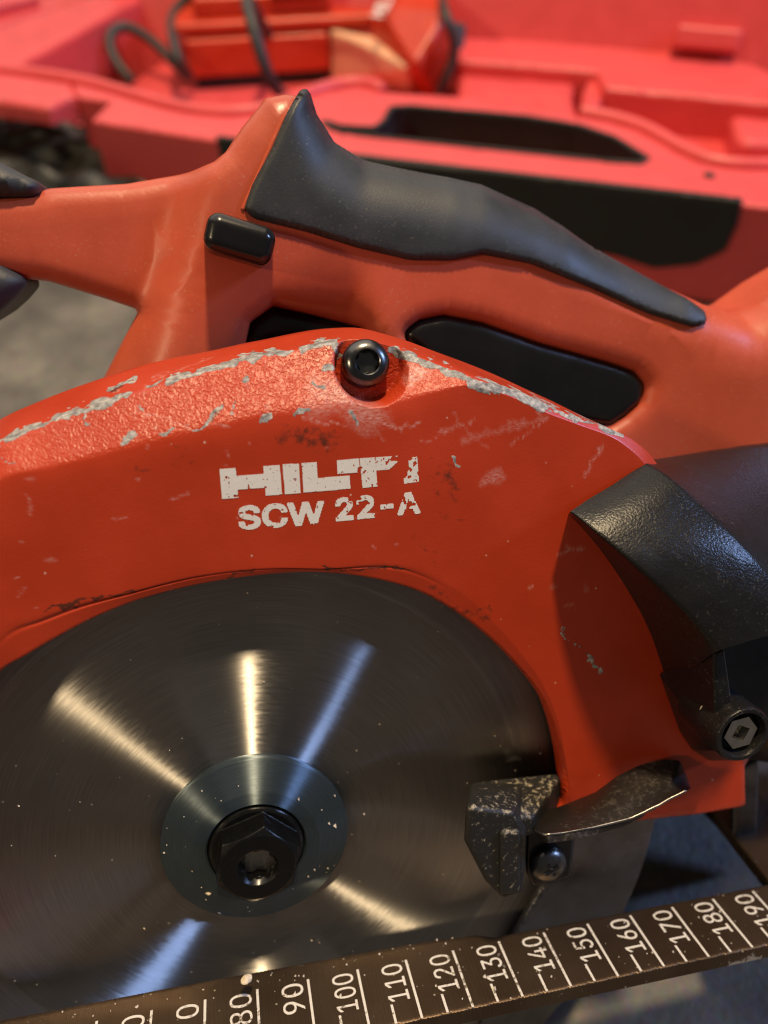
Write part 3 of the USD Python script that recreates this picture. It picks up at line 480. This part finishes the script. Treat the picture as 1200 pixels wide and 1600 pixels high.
# recess round the screw
sp = at(574, 570, 8.0)[[0, 2]]
SD = np.hypot(Xg - sp[0] - 0.7, Zg - sp[1] + 0.4)
inrec = np.clip((6.3 - SD) / 0.45, 0, 1)
inrec = inrec * inrec * (3 - 2 * inrec)
Yg = np.where(Yg < 12.0, Yg + inrec * np.maximum(0, 11.5 - Yg), Yg)
P = np.stack([Xg, Yg, Zg], -1)
P += 0.10 * (meshkit.fbm(P / 9.0, 3, 2) - 0.5)[..., None] * np.array([0, 1.0, 0])
nr, nt = Rg.shape
P = P.reshape(-1, 3)
# pixel position of every vertex in the photograph: only used to lay the wear marks where the traced marks lie on the surface
qc = (P - C) @ M.T; PX = np.c_[600 + FPX * qc[:, 0] / qc[:, 2], 800 + FPX * qc[:, 1] / qc[:, 2]]
jx = np.stack([meshkit.fbm(P / 1.7, 4, 31), meshkit.fbm(P / 1.7, 4, 47)], -1) - 0.5; jw = 0.45 + 1.1 * meshkit.fbm(P / 2.4, 3, 61)
PX = PX + 26 * jx
def dist_line(pts):
    pts = np.array(pts, float); d = np.full(len(P), 1e9)
    for a, b in zip(pts[:-1], pts[1:]):
        ab = b - a; t = np.clip(((PX - a) @ ab) / (ab @ ab), 0, 1); d = np.minimum(d, np.linalg.norm(PX - a - t[:, None] * ab, axis=1))
    return d
def stroke(pts, w, s=1.0): return s * np.clip(1.25 - dist_line(pts) / (w * jw), 0, 1)
wear = np.zeros(len(P)); dirt_darks = np.zeros(len(P)); scuff = np.zeros(len(P))
def up(a, b): np.maximum(a, b, out=a)
for pts, w in (([(-60, 715), (0, 690), (60, 664), (120, 643), (170, 626), (205, 614)], 12), ([(232, 606), (246, 601)], 9), ([(262, 596), (320, 578), (400, 557), (450, 548)], 11), ([(476, 545), (500, 538), (524, 536)], 13),
               ([(524, 538), (530, 560)], 6), ([(615, 548), (650, 560), (690, 577)], 15), ([(690, 577), (735, 595), (790, 610), (850, 635)], 13), ([(850, 635), (900, 655), (945, 668), (972, 676)], 9), ([(735, 604), (758, 612)], 9),
               ([(170, 607), (210, 592)], 6), ([(135, 650), (140, 660)], 8), ([(300, 670), (318, 664), (345, 634)], 6), ([(365, 645), (368, 625)], 4), ([(252, 678), (275, 672)], 6), ([(195, 690), (208, 680)], 7), ([(410, 655), (425, 648)], 7), ([(455, 648), (480, 640)], 5),
               ([(490, 600), (505, 607)], 9), ([(505, 578), (518, 572)], 10), ([(705, 715), (716, 728)], 6), ([(550, 645), (558, 660)], 5), ([(0, 718), (20, 722)], 3), ([(385, 588), (380, 592)], 5), ([(215, 628), (225, 640)], 3)):
    up(wear, stroke(pts, w * 0.66))
up(wear, 0.62 * stroke([(878, 985), (900, 1002), (915, 1020)], 4.5)); up(wear, 0.62 * stroke([(912, 1018), (938, 1050)], 7))
for pts, w, s in (([(470, 655), (540, 664)], 2.0, .8), ([(590, 664), (625, 668), (652, 660)], 2.2, .9), ([(720, 690), (780, 668), (850, 655)], 5, .35), ([(800, 700), (850, 658)], 2, .5), ([(215, 640), (300, 670)], 2, .5),
                  ([(660, 690), (740, 655)], 1.8, .5), ([(940, 695), (915, 745)], 2.5, .7), ([(755, 755), (785, 740)], 8, .55), ([(640, 590), (660, 582)], 11, 1), ([(880, 950), (895, 945)], 3, .5), ([(230, 600), (210, 650)], 2, .5), ([(560, 810), (600, 800)], 1.6, .4),
                  ([(330, 560), (240, 590)], 2, .4), ([(420, 570), (560, 640)], 1.5, .3), ([(700, 640), (760, 700)], 1.5, .3), ([(70, 880), (85, 874)], 5, .5), ([(180, 812), (195, 808)], 3, .5)):
    up(scuff, stroke(pts, w, s))
up(scuff, stroke([(500, 610), (545, 625), (560, 640), (580, 650)], 26, 0.75)); up(scuff, stroke([(490, 640), (540, 628)], 18, 0.5))
for pts, w, s in (([(905, 1008), (938, 1048)], 5, .6), ([(70, 953), (110, 944), (212, 922)], 3.2, .85), ([(500, 888), (560, 891), (640, 886)], 2.8, .9), ([(440, 680), (520, 690)], 26, .55), ([(180, 735), (330, 715)], 20, .36), ([(670, 925), (700, 950), (760, 960)], 22, .45),
                  ([(650, 850), (690, 880)], 12, .40), ([(690, 730), (700, 800)], 40, .36), ([(360, 900), (400, 894)], 4, .7), ([(240, 690), (300, 700)], 14, .3), ([(700, 745), (715, 760)], 14, .5), ([(330, 655), (345, 640)], 4, .8), ([(175, 610), (190, 602)], 5, .9)):
    up(dirt_darks, stroke(pts, w, s))  # smudges, and darker lines along the lip fold
for k in range(46):
    x_, y_ = rng.uniform(20, 1000), rng.uniform(600, 1000); a_ = rng.normal(-0.2, 0.7); l_ = rng.uniform(6, 42)
    if k < 14: up(scuff, stroke([(x_, y_), (x_ + l_ * math.cos(a_), y_ + l_ * math.sin(a_))], rng.uniform(1.2, 1.9), rng.uniform(.3, .7)))
    else: up(scuff, stroke([(x_, y_), (x_ + 4 * math.cos(a_), y_ + 4 * math.sin(a_))], rng.uniform(1.5, 3.5), rng.uniform(.3, .8)))
# darker along the opening's edge
dirt_darks = np.maximum(dirt_darks, 0.48 * np.clip(1 - np.abs(np.repeat(row, nt) - 5.4) / 0.7, 0, 1))
tt = np.repeat(row, nt)
grain = np.clip(np.minimum((tt - 1.95) / 0.15, (3.03 - tt) / 0.12), 0, 1) * np.interp(np.tile(T, nr), [62, 68, 84, 92, 112, 128, 196], [0, .5, .6, .7, .45, .2, .14])
grain = np.maximum(grain, 0.04)
idx = np.arange(nr * nt).reshape(nr, nt); a, b, c, d = idx[:-1, :-1].ravel(), idx[:-1, 1:].ravel(), idx[1:, 1:].ravel(), idx[1:, :-1].ravel()
F_ = np.vstack([np.c_[a, c, b], np.c_[a, d, c]])
hood = part(saw, 'blade_guard', (W(P), F_), m_hood, True, {'wear': wear, 'dirt_darks': dirt_darks, 'scuff': scuff, 'grain': grain})
# lower right apron of the guard, under the chute
ap = smoothpoly(poly_saw([(884, 1120), (1000, 1000), (1100, 960), (1180, 1000), (1176, 1120), (1166, 1190), (1168, 1262), (1100, 1274), (1000, 1285), (900, 1298), (840, 1306), (858, 1276), (880, 1256)], YF + 0.3), 1.0)
# screw on the crown
S0 = np.array([sp[0], 0, sp[1]])
tilt = unit([0.0, -1.0, 0.22]); sx = unit(np.cross(tilt, [0, 0, 1.0])); sz = np.cross(sx, tilt)
if sz[2] < 0: sz = -sz
scr = lathe([(4.05, -3), (4.15, 0.6), (4.0, 1.5), (3.5, 2.2), (2.8, 2.6), (2.25, 2.7), (2.1, 2.6)], 48)
star = lathe([(2.1, 2.6), (1.9, 2.3), (1.8, 1.0), (0.0, 0.9)], 48); a_ = np.arctan2(star.vertices[:, 2], star.vertices[:, 0]); k_ = 1 + 0.12 * np.cos(6 * a_); star.vertices[:, 0] *= k_; star.vertices[:, 2] *= k_
sroot = part(hood, 'guard_screw', sawmesh(frame(scr, S0 + [0, 10.2, 0], sx, -tilt, sz)), m_screw, 35)
part(hood, 'screw_socket', sawmesh(frame(star, S0 + [0, 10.2, 0], sx, -tilt, sz)), m_screw, 35)

# --- print on the guard: flat lettering, chipped and rubbed away towards the right
def print_mesh(polys_px, Y, name, wearfn, step=0.07):
    polys = [poly_saw(q, Y) for q in polys_px] if isinstance(polys_px[0], list) else polys_px
    sh = unary_union(polys); x0, z0, x1, z1 = sh.bounds
    xs, zs = np.arange(x0, x1, step), np.arange(z0, z1, step); X, Z = np.meshgrid(xs, zs)
    keep = shapely.contains_xy(sh, X, Z) & wearfn(X, Z)
    pad = np.pad(keep, ((0, 0), (1, 1))).astype(np.int8); dd = np.diff(pad, axis=1); rows, st = np.nonzero(dd == 1); en = np.nonzero(dd == -1)[1]
    s = shapely.union_all(shapely.box(x0 + st * step - step / 2, z0 + rows * step - step / 2, x0 + en * step - step / 2, z0 + rows * step + step / 2))
    s = s.buffer(0.05).buffer(-0.05).simplify(0.045)
    ms = [trimesh.creation.extrude_polygon(g, 0.022, engine='earcut') for g in getattr(s, 'geoms', [s]) if g.area > 0.01]
    m = trimesh.util.concatenate(ms); v = np.asarray(m.vertices)
    part(hood, name, (W(np.c_[v[:, 0], Y - v[:, 2], v[:, 1]]), m.faces[:, ::1]), m_white)
YP = YF - 0.03
def logo(pts): return [(320 + x / 3.3333, 690 + y / 3.3333) for x, y in pts]
L1 = [logo(q) for q in ([(75, 143), (160, 138), (165, 178), (308, 168), (304, 127), (390, 121), (403, 274), (318, 283), (313, 240), (170, 251), (176, 292), (90, 300)],
                        [(405, 119), (490, 114), (500, 268), (417, 274)], [(504, 112), (582, 106), (588, 190), (754, 176), (759, 245), (514, 266)],
                        [(688, 97), (802, 88), (808, 160), (690, 168)], [(806, 87), (886, 82), (900, 233), (822, 242)], [(890, 81), (1014, 72), (1016, 96), (960, 145), (894, 150)], [(1060, 86), (1106, 78), (1116, 208), (1038, 220), (1034, 160), (1064, 150)])]
r0, r1 = at(590, 730, YP)[0], at(660, 730, YP)[0]
def logo_wear(X, Z):
    P3 = np.stack([X, Z, X * 0], -1); n1 = meshkit.fbm(P3 / 1.1, 5, 3); n2 = meshkit.fbm(P3 / 0.35, 3, 9)
    zt = np.interp(X, [at(330, 0, YP)[0], at(640, 0, YP)[0]], [at(330, 735, YP)[2], at(640, 705, YP)[2]])
    band = np.exp(-((Z - zt + 1.6) / 1.4) ** 2) * np.interp(X, [at(460, 0, YP)[0], at(520, 0, YP)[0]], [0, 1])
    lim = 0.24 + 0.19 * np.clip((X - r0) / (r1 - r0), 0, 1) ** 0.6 + 0.15 * band
    return (n1 > lim) & (n2 > 0.24)
print_mesh(L1, YP, 'brand_lettering', logo_wear)
def text_polys(text, px_l, px_r, hpx):
    """bold lettering between two pixels of its baseline, on the guard's face"""
    m = meshkit.text_mesh(text, 1.0, 0.01, True); t2 = m.section(plane_origin=[0, 0, 0.005], plane_normal=[0, 0, 1]); pl, Tm = t2.to_2D() if hasattr(t2, 'to_2D') else t2.to_planar()
    gs = [shapely.affinity.affine_transform(g, [Tm[0, 0], Tm[0, 1], Tm[1, 0], Tm[1, 1], Tm[0, 3], Tm[1, 3]]) for g in pl.polygons_full]
    u = unary_union(gs); bx = u.bounds; A, B = at(*px_l, YP)[[0, 2]], at(*px_r, YP)[[0, 2]]; ex = (B - A) / (bx[2] - bx[0]); ez = unit(np.array([-ex[1], ex[0]])) * hpx
    return [shapely.affinity.affine_transform(g, [ex[0], ez[0], ex[1], ez[1], A[0] - ex[0] * bx[0], A[1] - ex[1] * bx[0]]).buffer(0.035 * hpx) for g in gs]
r2 = at(610, 800, YP)[0]
def model_wear(X, Z):
    P3 = np.stack([X, Z, X * 0], -1); n1 = meshkit.fbm(P3 / 1.0, 5, 13); n2 = meshkit.fbm(P3 / 0.33, 3, 19)
    return (n1 > 0.27 + 0.13 * np.clip((X - r2) / 4.0, 0, 1) + 0.06 * np.clip((X - at(500, 800, YP)[0]) / 6, 0, 1)) & (n2 > 0.25)
hm = np.linalg.norm(at(450, 820, YP) - at(450, 787, YP))
print_mesh(text_polys('SCW', (374, 826), (506, 817), hm), YP, 'model_lettering', model_wear)
print_mesh(text_polys('22-A', (526, 813), (656, 800), hm), YP, 'model_lettering', model_wear)

# --- blade, flange, bolt
def add(m, o): return trimesh.Trimesh(np.asarray(m.vertices) + o, m.faces, process=False)
bl = []
NT_ = 24; rb_ = []
for k in range(NT_ * 12):
    ph = (k % 12) / 12; rb_.append(78.5 + 3.8 * (1 - ph if ph < 0.72 else 0.0 if ph < 0.86 else (ph - 0.86) / 0.14))
aa = np.linspace(0, 2 * np.pi, NT_ * 12, endpoint=False); rb_ = np.array(rb_)
disc = sg.Polygon(np.c_[BC[0] + rb_ * np.cos(aa), BC[2] + rb_ * np.sin(aa)]).difference(sg.Point(BC[0], BC[2]).buffer(8))
v, f = inflate(disc, -12.0, -13.6, 0.05, 3.0, 0, 1)
blade = part(saw, 'blade', on_saw((v, f)), m_blade, 30)
fl = lathe([(18.5, 0), (18.6, 1.5), (18.4, 1.8), (12.6, 3.9), (12.3, 4.0), (9.9, 4.0), (9.6, 3.7), (9.6, 0.6), (0, 0.6)], 128)
flange = part(saw, 'arbor_flange', sawmesh(add(fl, BC + [0, 0.0, 0])), m_flange, 35)
bw = lathe([(9.3, 0.6), (9.35, 3.6), (9.2, 4.1), (8.6, 4.5), (5, 4.6)], 96)
import manifold3d as m3
hexa = m3.CrossSection([[(8.5 * math.cos(math.radians(18 + 60 * k)), 8.5 * math.sin(math.radians(18 + 60 * k))) for k in range(6)]]).extrude(7.3)
chm = m3.Manifold.revolve(m3.CrossSection([[(0, -1), (10, -1), (10, 5.9), (8.6, 6.3), (7.0, 7.3), (0, 7.3)]]), 64)
torx = m3.CrossSection([[((3.2 + 0.36 * math.cos(6 * a)) * math.cos(a), (3.2 + 0.36 * math.cos(6 * a)) * math.sin(a)) for a in np.linspace(0, 2 * np.pi, 72, endpoint=False)]]).extrude(8).translate([0, 0, 4.2])
cone = m3.Manifold.cylinder(1.2, 3.3, 4.1, 48).translate([0, 0, 6.3])
hx = (hexa ^ chm) - torx - cone
mm = hx.to_mesh(); hv = mm.vert_properties[:, :3]
bolt = part(saw, 'blade_bolt', sawmesh(cat(add(bw, BC), trimesh.Trimesh(np.c_[hv[:, 0], -hv[:, 2] - 2.4, hv[:, 1]] + BC, mm.tri_verts[:, ::-1] if False else mm.tri_verts, process=False))), m_bolt, 30)
sk = lathe([(3.0, 5.9), (2.9, 5.7), (2.75, 5.62)], 48)
part(bolt, 'socket_floor', sawmesh(add(lathe([(3.5, 4.3 + 2.45), (0, 4.3 + 2.45)], 24), BC)), metal('dusty_socket', (0.35, 0.33, 0.3), 0.4, 0.8, 1500, dust=0.8), False)

# --- lower guard, its stop block and lever
gth = np.radians(np.linspace(14, -62, 60)); Rl = 88.5
lg = sg.Polygon([(BC[0] + Rl * math.cos(t_), BC[2] + Rl * math.sin(t_)) for t_ in gth] + [tuple(at(*q, 9.0)[[0, 2]]) for q in [(795, 1475), (815, 1440), (848, 1385), (850, 1330), (850, 1260)]])
part(saw, 'lower_guard', on_saw(inflate(lg.buffer(0), -8.8, -10.2, 0.3, 2.5)), m_guard, 35)
arc = sg.LineString([(BC[0] + (Rl - 0.7) * math.cos(t_), BC[2] + (Rl - 0.7) * math.sin(t_)) for t_ in np.radians(np.linspace(14, -80, 80))]).buffer(0.7)
part(saw, 'lower_guard', on_saw(inflate(arc, -10.1, -19, 0.2, 2.0)), m_guard, 35)
def saw_hull(front, Yf, back, Yb, r=1.2):
    pts = [at(x, y, Yf) for x, y in front] + [at(x, y, Yb) for x, y in back]
    sp_ = m3.Manifold.sphere(r, 16); h = m3.Manifold.batch_hull([sp_.translate(p.tolist()) for p in pts]); q = h.to_mesh(); return trimesh.Trimesh(W(q.vert_properties[:, :3]), q.tri_verts, process=False)
blk = saw_hull([(737, 1264), (796, 1272), (812, 1302), (808, 1386), (787, 1392), (765, 1370), (734, 1310)], -4, [(742, 1232), (760, 1230), (815, 1228), (818, 1300), (800, 1380)], 7, 1.1)
blk2 = saw_hull([(800, 1276), (826, 1278), (822, 1296)], -2, [(770, 1228), (868, 1218), (868, 1290), (800, 1300)], 7, 1.1)
blk = cat(blk, blk2)
block_ = part(saw, 'guard_stop', blk, m_dusty, 35)
br = saw_hull([(826, 1290), (892, 1300), (886, 1365), (870, 1370), (834, 1378), (826, 1360)], 1.0, [(830, 1280), (896, 1292), (886, 1370), (834, 1380)], 8, 0.6)
part(saw, 'lever_bracket', br, m_gloss, 35)
rib = saw_hull([(786, 1302), (806, 1300), (806, 1388), (786, 1390)], -5.2, [(786, 1300), (806, 1300), (806, 1388), (786, 1388)], -2, 0.8)
part(block_, 'stop_rib', rib, m_dusty, 35)
s0 = at(854, 1346, 0.5); bs = lathe([(3.8, -0.5), (3.9, 0.6), (3.6, 1.6), (2.7, 2.3), (1.3, 2.6), (0, 2.6)], 40)
bscrew = part(saw, 'bracket_screw', sawmesh(add(bs, s0)), metal('screw_steel', (0.16, 0.155, 0.15), 0.3, 0.15, dust=0.5), 40)
for an in (0.5, 0.5 + math.pi / 2):
    cr = trimesh.creation.box((3.2, 0.5, 0.75)); cr = frame(cr, s0 + [0, -2.55, 0], [math.cos(an), 0, math.sin(an)], [0, 1, 0], [-math.sin(an), 0, math.cos(an)]); part(bscrew, 'screw_slot', sawmesh(cr), m_dusty)
# lever: a bent blade of sheet steel, its face turned up, a bright strip for the edge highlight
back = [(818, 1290), (832, 1271), (870, 1262), (930, 1238), (965, 1212), (1000, 1195), (1040, 1186), (1062, 1188), (1072, 1210), (1078, 1228)]
frnt = [(822, 1290), (836, 1296), (850, 1302), (880, 1299), (930, 1290), (985, 1277), (1010, 1266), (1040, 1252), (1068, 1238), (1079, 1232)]
yb_, yf_ = np.interp(np.linspace(0, 1, 10), [0, .3, 1], [3.0, 2.0, 1.6]), np.interp(np.linspace(0, 1, 10), [0, .22, 1], [1, -8, -8])
A_ = np.array([at(*q, y) for q, y in zip(back, yb_)]); B_ = np.array([at(*q, y) for q, y in zip(frnt, yf_)])
n_ = 40; s_ = np.linspace(0, 1, 10); A2, B2 = (np.stack([np.interp(np.linspace(0, 1, n_), s_, q[:, k]) for k in range(3)], 1) for q in (A_, B_))
rows_ = [A2 * (1 - u) + B2 * u for u in np.linspace(0, 1, 8)]
nrm = np.cross(np.gradient(A2, axis=0), B2 - A2); nrm /= np.linalg.norm(nrm, axis=1, keepdims=True); nrm *= np.sign(nrm[:, 2:3] + 1e-9)
top_ = np.vstack(rows_); botm = np.vstack([r - nrm * 1.9 for r in rows_])
def shell(top, bot, nr_, nc_):
    i = np.arange(nr_ * nc_).reshape(nr_, nc_); a, b, c, d = i[:-1, :-1].ravel(), i[:-1, 1:].ravel(), i[1:, 1:].ravel(), i[1:, :-1].ravel(); N = nr_ * nc_
    f = [np.c_[a, b, c], np.c_[a, c, d], np.c_[a, c, b] + N, np.c_[a, d, c] + N]
    lp = np.r_[i[0, :], i[1:, -1], i[-1, ::-1][1:], i[::-1, 0][1:-1]]; nx = np.roll(lp, -1); f += [np.c_[lp, lp + N, nx], np.c_[nx, lp + N, nx + N]]
    return trimesh.Trimesh(np.vstack([top, bot]), np.vstack(f), process=False)
lv = shell(top_, botm, 8, n_)
lever = part(saw, 'guard_lever', sawmesh(lv), m_lever, 30)
edge = tube(B2[3:-2] - nrm[3:-2] * 0.3, 0.28, 8); part(lever, 'edge_highlight', sawmesh(edge), m_edge, True)

# --- dust chute at the rear
def rail(pts, ys, n=60):
    q = np.array([at(x, y, Y) for (x, y), Y in zip(pts, ys)]); s = np.r_[0, np.cumsum(np.linalg.norm(np.diff(q, axis=0), axis=1))]; return PchipInterpolator(s / s[-1], q)(np.linspace(0, 1, n))
R0 = rail([(888, 803), (930, 850), (975, 915), (1008, 975), (1030, 1035), (1040, 1075)], [4.6] * 6)
R1 = rail([(890, 800), (935, 836), (985, 878), (1040, 928), (1085, 973), (1121, 1016)], [-2, -7, -10.5, -13, -14.5, -15])
R2 = rail([(1010, 724), (1045, 745), (1100, 795), (1150, 842), (1200, 900), (1260, 980)], [4, -1, -6, -10, -13, -14.5])
R3 = rail([(1012, 718), (1060, 712), (1110, 703), (1200, 690), (1290, 678), (1400, 668)], [11, 14, 17, 21, 25, 28])
R4 = R3 + np.linspace(0, 1, 60)[:, None] * [10, 30, -10] + [0, 14, -4]
secs = [R0]
for (a, b, k, bulge) in ((R0, R1, 10, 0.0), (R1, R2, 40, 1.0), (R2, R3, 24, -0.2), (R3, R4, 4, 0)):
    for i in range(1, k + 1):
        u = i / k; secs.append(a * (1 - u) + b * u + np.array([0, -bulge, bulge]) * (4 * u * (1 - u)) * np.linspace(0.2, 1, 60)[:, None])
secs = np.array(secs); secs = gaussian_filter(secs, (0.6, 0, 0), mode='nearest')
cv_ = secs.reshape(-1, 3); cv_ = cv_ + 0.5 * (meshkit.fbm(cv_ / 5.0, 3, 5) - 0.5)[:, None] * np.array([0, 1, 0.4])
i = np.arange(len(secs) * 60).reshape(len(secs), 60); a, b, c, d = i[:-1, :-1].ravel(), i[:-1, 1:].ravel(), i[1:, 1:].ravel(), i[1:, :-1].ravel()
chute = part(saw, 'dust_chute', (W(cv_), np.vstack([np.c_[a, b, c], np.c_[a, c, d]])), m_black, 35)
# clamp collar below it with its recessed hexagon screw
low = saw_hull([(1117, 1022), (1126, 1018), (1132, 1160), (1150, 1183), (1120, 1170)], -12, [(1036, 1055), (1052, 1098), (1066, 1140), (1084, 1168), (1110, 1184)], 3.6, 0.6)
part(saw, 'chute_clamp', low, m_black, 35)
k0 = at(1161, 1148, -15); boss = lathe([(5.5, -12), (5.6, -0.4), (5.2, 0.2), (4.5, 0.2), (4.3, -0.4), (4.2, -2.2), (0, -2.2)], 56)
clamp = part(saw, 'clamp_boss', sawmesh(add(boss, k0)), m_black, 35)
hexn = m3.CrossSection([[(3.4 * math.cos(math.radians(60 * k + 8)), 3.4 * math.sin(math.radians(60 * k + 8))) for k in range(6)]]) - m3.CrossSection([[(1.9 * math.cos(math.radians(90 * k + 20)), 1.9 * math.sin(math.radians(90 * k + 20))) for k in range(4)]])
hq = hexn.extrude(1.6).to_mesh(); part(clamp, 'clamp_nut', sawmesh(trimesh.Trimesh(np.c_[hq.vert_properties[:, 0], -hq.vert_properties[:, 2] + 2.2, hq.vert_properties[:, 1]] + k0, hq.tri_verts, process=False)), m_steel, 30)
part(saw, 'chute_duct', saw_hull([(1120, 985), (1290, 940), (1290, 1140), (1130, 1120)], 0, [(1090, 990), (1290, 930), (1290, 1200), (1150, 1180)], 14, 0.6), m_gloss, 35)
apv, apf = inflate(ap, -YF - 0.1 + 0.0, -YF - 3.2, 1.2, 1.6)
part(saw, 'guard_apron', on_saw((apv, apf)), m_hood, 40)

# --- base plate with its scale
PL, PW = 13.5, 3.3
outline = sg.Polygon([(-70, -PL), (232, -PL), (232, 93), (-70, 93)]).difference(sg.Polygon([(-40, 4.8), (60, 4.6), (112, 3.9), (126, 3.0), (129.5, 1.5), (195.5, 1.2), (198, 24), (198, 44), (-40, 44)]))
v, f = inflate(outline, 0.0, -PW, 0.3, 0.85, 0.2, 2)
wearp = np.clip(1.05 - (v[:, 1] + PL) / 0.5, 0, 1) * 0.2 + 0.5 * np.clip(1 - (v[:, 1] + PL) / 1.0, 0, 1) * np.exp(-(((v[:, 0] - 178) / 6) ** 2)) * (v[:, 2] < -0.5)
wearp = np.maximum(wearp, 0.52 * np.exp(-((v[:, 0] - 129.3 - 0.1 * v[:, 1]) / 0.5) ** 2) * (np.abs(v[:, 1] + 4) < 4.5))
plate = part(saw, 'base_plate', (W(v), f), m_plate, True, {'wear': wearp})
m_print = usdkit.material(stage, '/World/Looks/worn_scale_print', {'g': ('geometry', {}), 'n': ('noise_texture', {'scale': 1300.0, 'detail': 6.0, 'roughness': 0.7}), 'k': ('noise_texture', {'scale': 70.0, 'detail': 3.0}), 'a': ('math', {'math_type': 'multiply_add', 'value2': 0.55}), 'r': ('rgb_ramp', {'ramp': [(0.84, (0.66, 0.63, 0.58)), (0.89, (0.38, 0.34, 0.29)), (0.96, (0.14, 0.11, 0.08))]}), 'p': ('principled_bsdf', {'roughness': 0.6})},
    [('g.position', 'n.vector'), ('g.position', 'k.vector'), ('k.fac', 'a.value1'), ('n.fac', 'a.value3'), ('a.value', 'r.fac'), ('r.color', 'p.base_color')], surface='p.BSDF')
def flat(x0, x1, y0, y1, z=0.05): return trimesh.Trimesh(np.array([[x0, y0, 0.004], [x1, y0, 0.004], [x1, y1, 0.004], [x0, y1, 0.004], [x0, y0, z], [x1, y0, z], [x1, y1, z], [x0, y1, z]]), np.array([[4, 5, 6], [4, 6, 7], [0, 1, 5], [0, 5, 4], [1, 2, 6], [1, 6, 5], [2, 3, 7], [2, 7, 6], [3, 0, 4], [3, 4, 7]]), process=False)
for x in range(20, 225, 5):
    if x % 10 == 0: part(plate, 'scale_mark', sawmesh(flat(x - 0.24, x + 0.24, -PL + 0.28, 0.1)), m_print)
    else: part(plate, 'scale_mark', sawmesh(flat(x - 0.24, x + 0.24, -PL + 0.28, -PL + 4.3)), m_print)
for x in range(30, 221, 10):
    t = meshkit.text_mesh(str(x), 4.3, 0.045); b = t.bounds; L = b[1, 0] - b[0, 0]; vv = np.asarray(t.vertices) - [b[0, 0], 0, 0]
    sx_ = min(1.0, 8.6 / L) * 0.98
    part(plate, 'scale_number', (W(np.c_[x - 1.2 - vv[:, 1] * 0.96, -0.3 - (L - vv[:, 0]) * sx_, vv[:, 2] + 0.006]), t.faces), m_print)
# bracket standing on the plate behind the chute, with its bolt
part(saw, 'plate_bracket', saw_hull([(1150, 1205), (1178, 1190), (1176, 1330), (1148, 1310)], 18, [(1150, 1200), (1230, 1180), (1230, 1330), (1150, 1322)], 34, 1.0), m_screw, 35)
k1 = at(1196, 1345, 20); 

# --- crumbs of wood lying about
for k, (px, py, Y, s, pl) in enumerate([(1104, 1118, -9, 1.5, 'in the dark of the chute clamp'), (385, 1530, -1.5, 0.9, 'on the edge of the scale plate'), (326, 1395, 8.6, 0.5, 'on the lower rim of the blade flange')]):
    ic = trimesh.creation.icosphere(2, s); d_ = 0.7 + 0.7 * meshkit.noise(np.asarray(ic.vertices) * 1.3 / s + 3 * k, k); vtx = np.asarray(ic.vertices) * d_[:, None] * ([1, 0.5, 1.5] if k == 0 else [1.1, 1, 0.7]) + at(px, py, Y)
    cr = part('/World', 'wood_crumb', (W(vtx), ic.faces), m_sawdust)
    pr = stage.GetPrimAtPath(cr); pr.SetCustomDataByKey('label', 'pale crumb of wood ' + pl); pr.SetCustomDataByKey('category', 'wood crumb')

# fine sawdust on the ledges of the saw
crumbs = []
def speck(o, r):
    v = np.array([[1, 1, 1], [1, -1, -1], [-1, 1, -1], [-1, -1, 1]]) * r * rng.uniform(0.5, 1.2, (4, 3)); crumbs.append(trimesh.Trimesh(v + o, [[0, 1, 2], [0, 3, 1], [0, 2, 3], [1, 3, 2]], process=False))
for _ in range(230):
    x = rng.uniform(0, 215); y = rng.uniform(-13.3, 3.5) if rng.random() < 0.6 else rng.normal(2.5, 0.8)
    if x > 128 and y > 1: y = rng.uniform(-13, 1)
    speck([x, min(y, 3.6), 0.06], rng.gamma(2.0, 0.055))
for _ in range(60): a = rng.uniform(0, 2 * np.pi); r = rng.uniform(19.5, 60); speck(BC + [r * math.cos(a), -0.05, r * math.sin(a)], rng.gamma(2, 0.05))
for _ in range(40): a = rng.uniform(0, 2 * np.pi); r = rng.uniform(12.8, 18); speck(BC + [r * math.cos(a), -4.0 + (r - 12.4) * 0.36, r * math.sin(a)], rng.gamma(2, 0.06))
sd = sawmesh(cat(*crumbs)); part('/World', 'sawdust', sd, m_sawdust, kind='stuff')
p_ = stage.GetPrimAtPath('/World/sawdust'); p_.SetCustomDataByKey('label', 'fine pale sawdust specks on the scale plate, blade and flange'); p_.SetCustomDataByKey('category', 'sawdust')
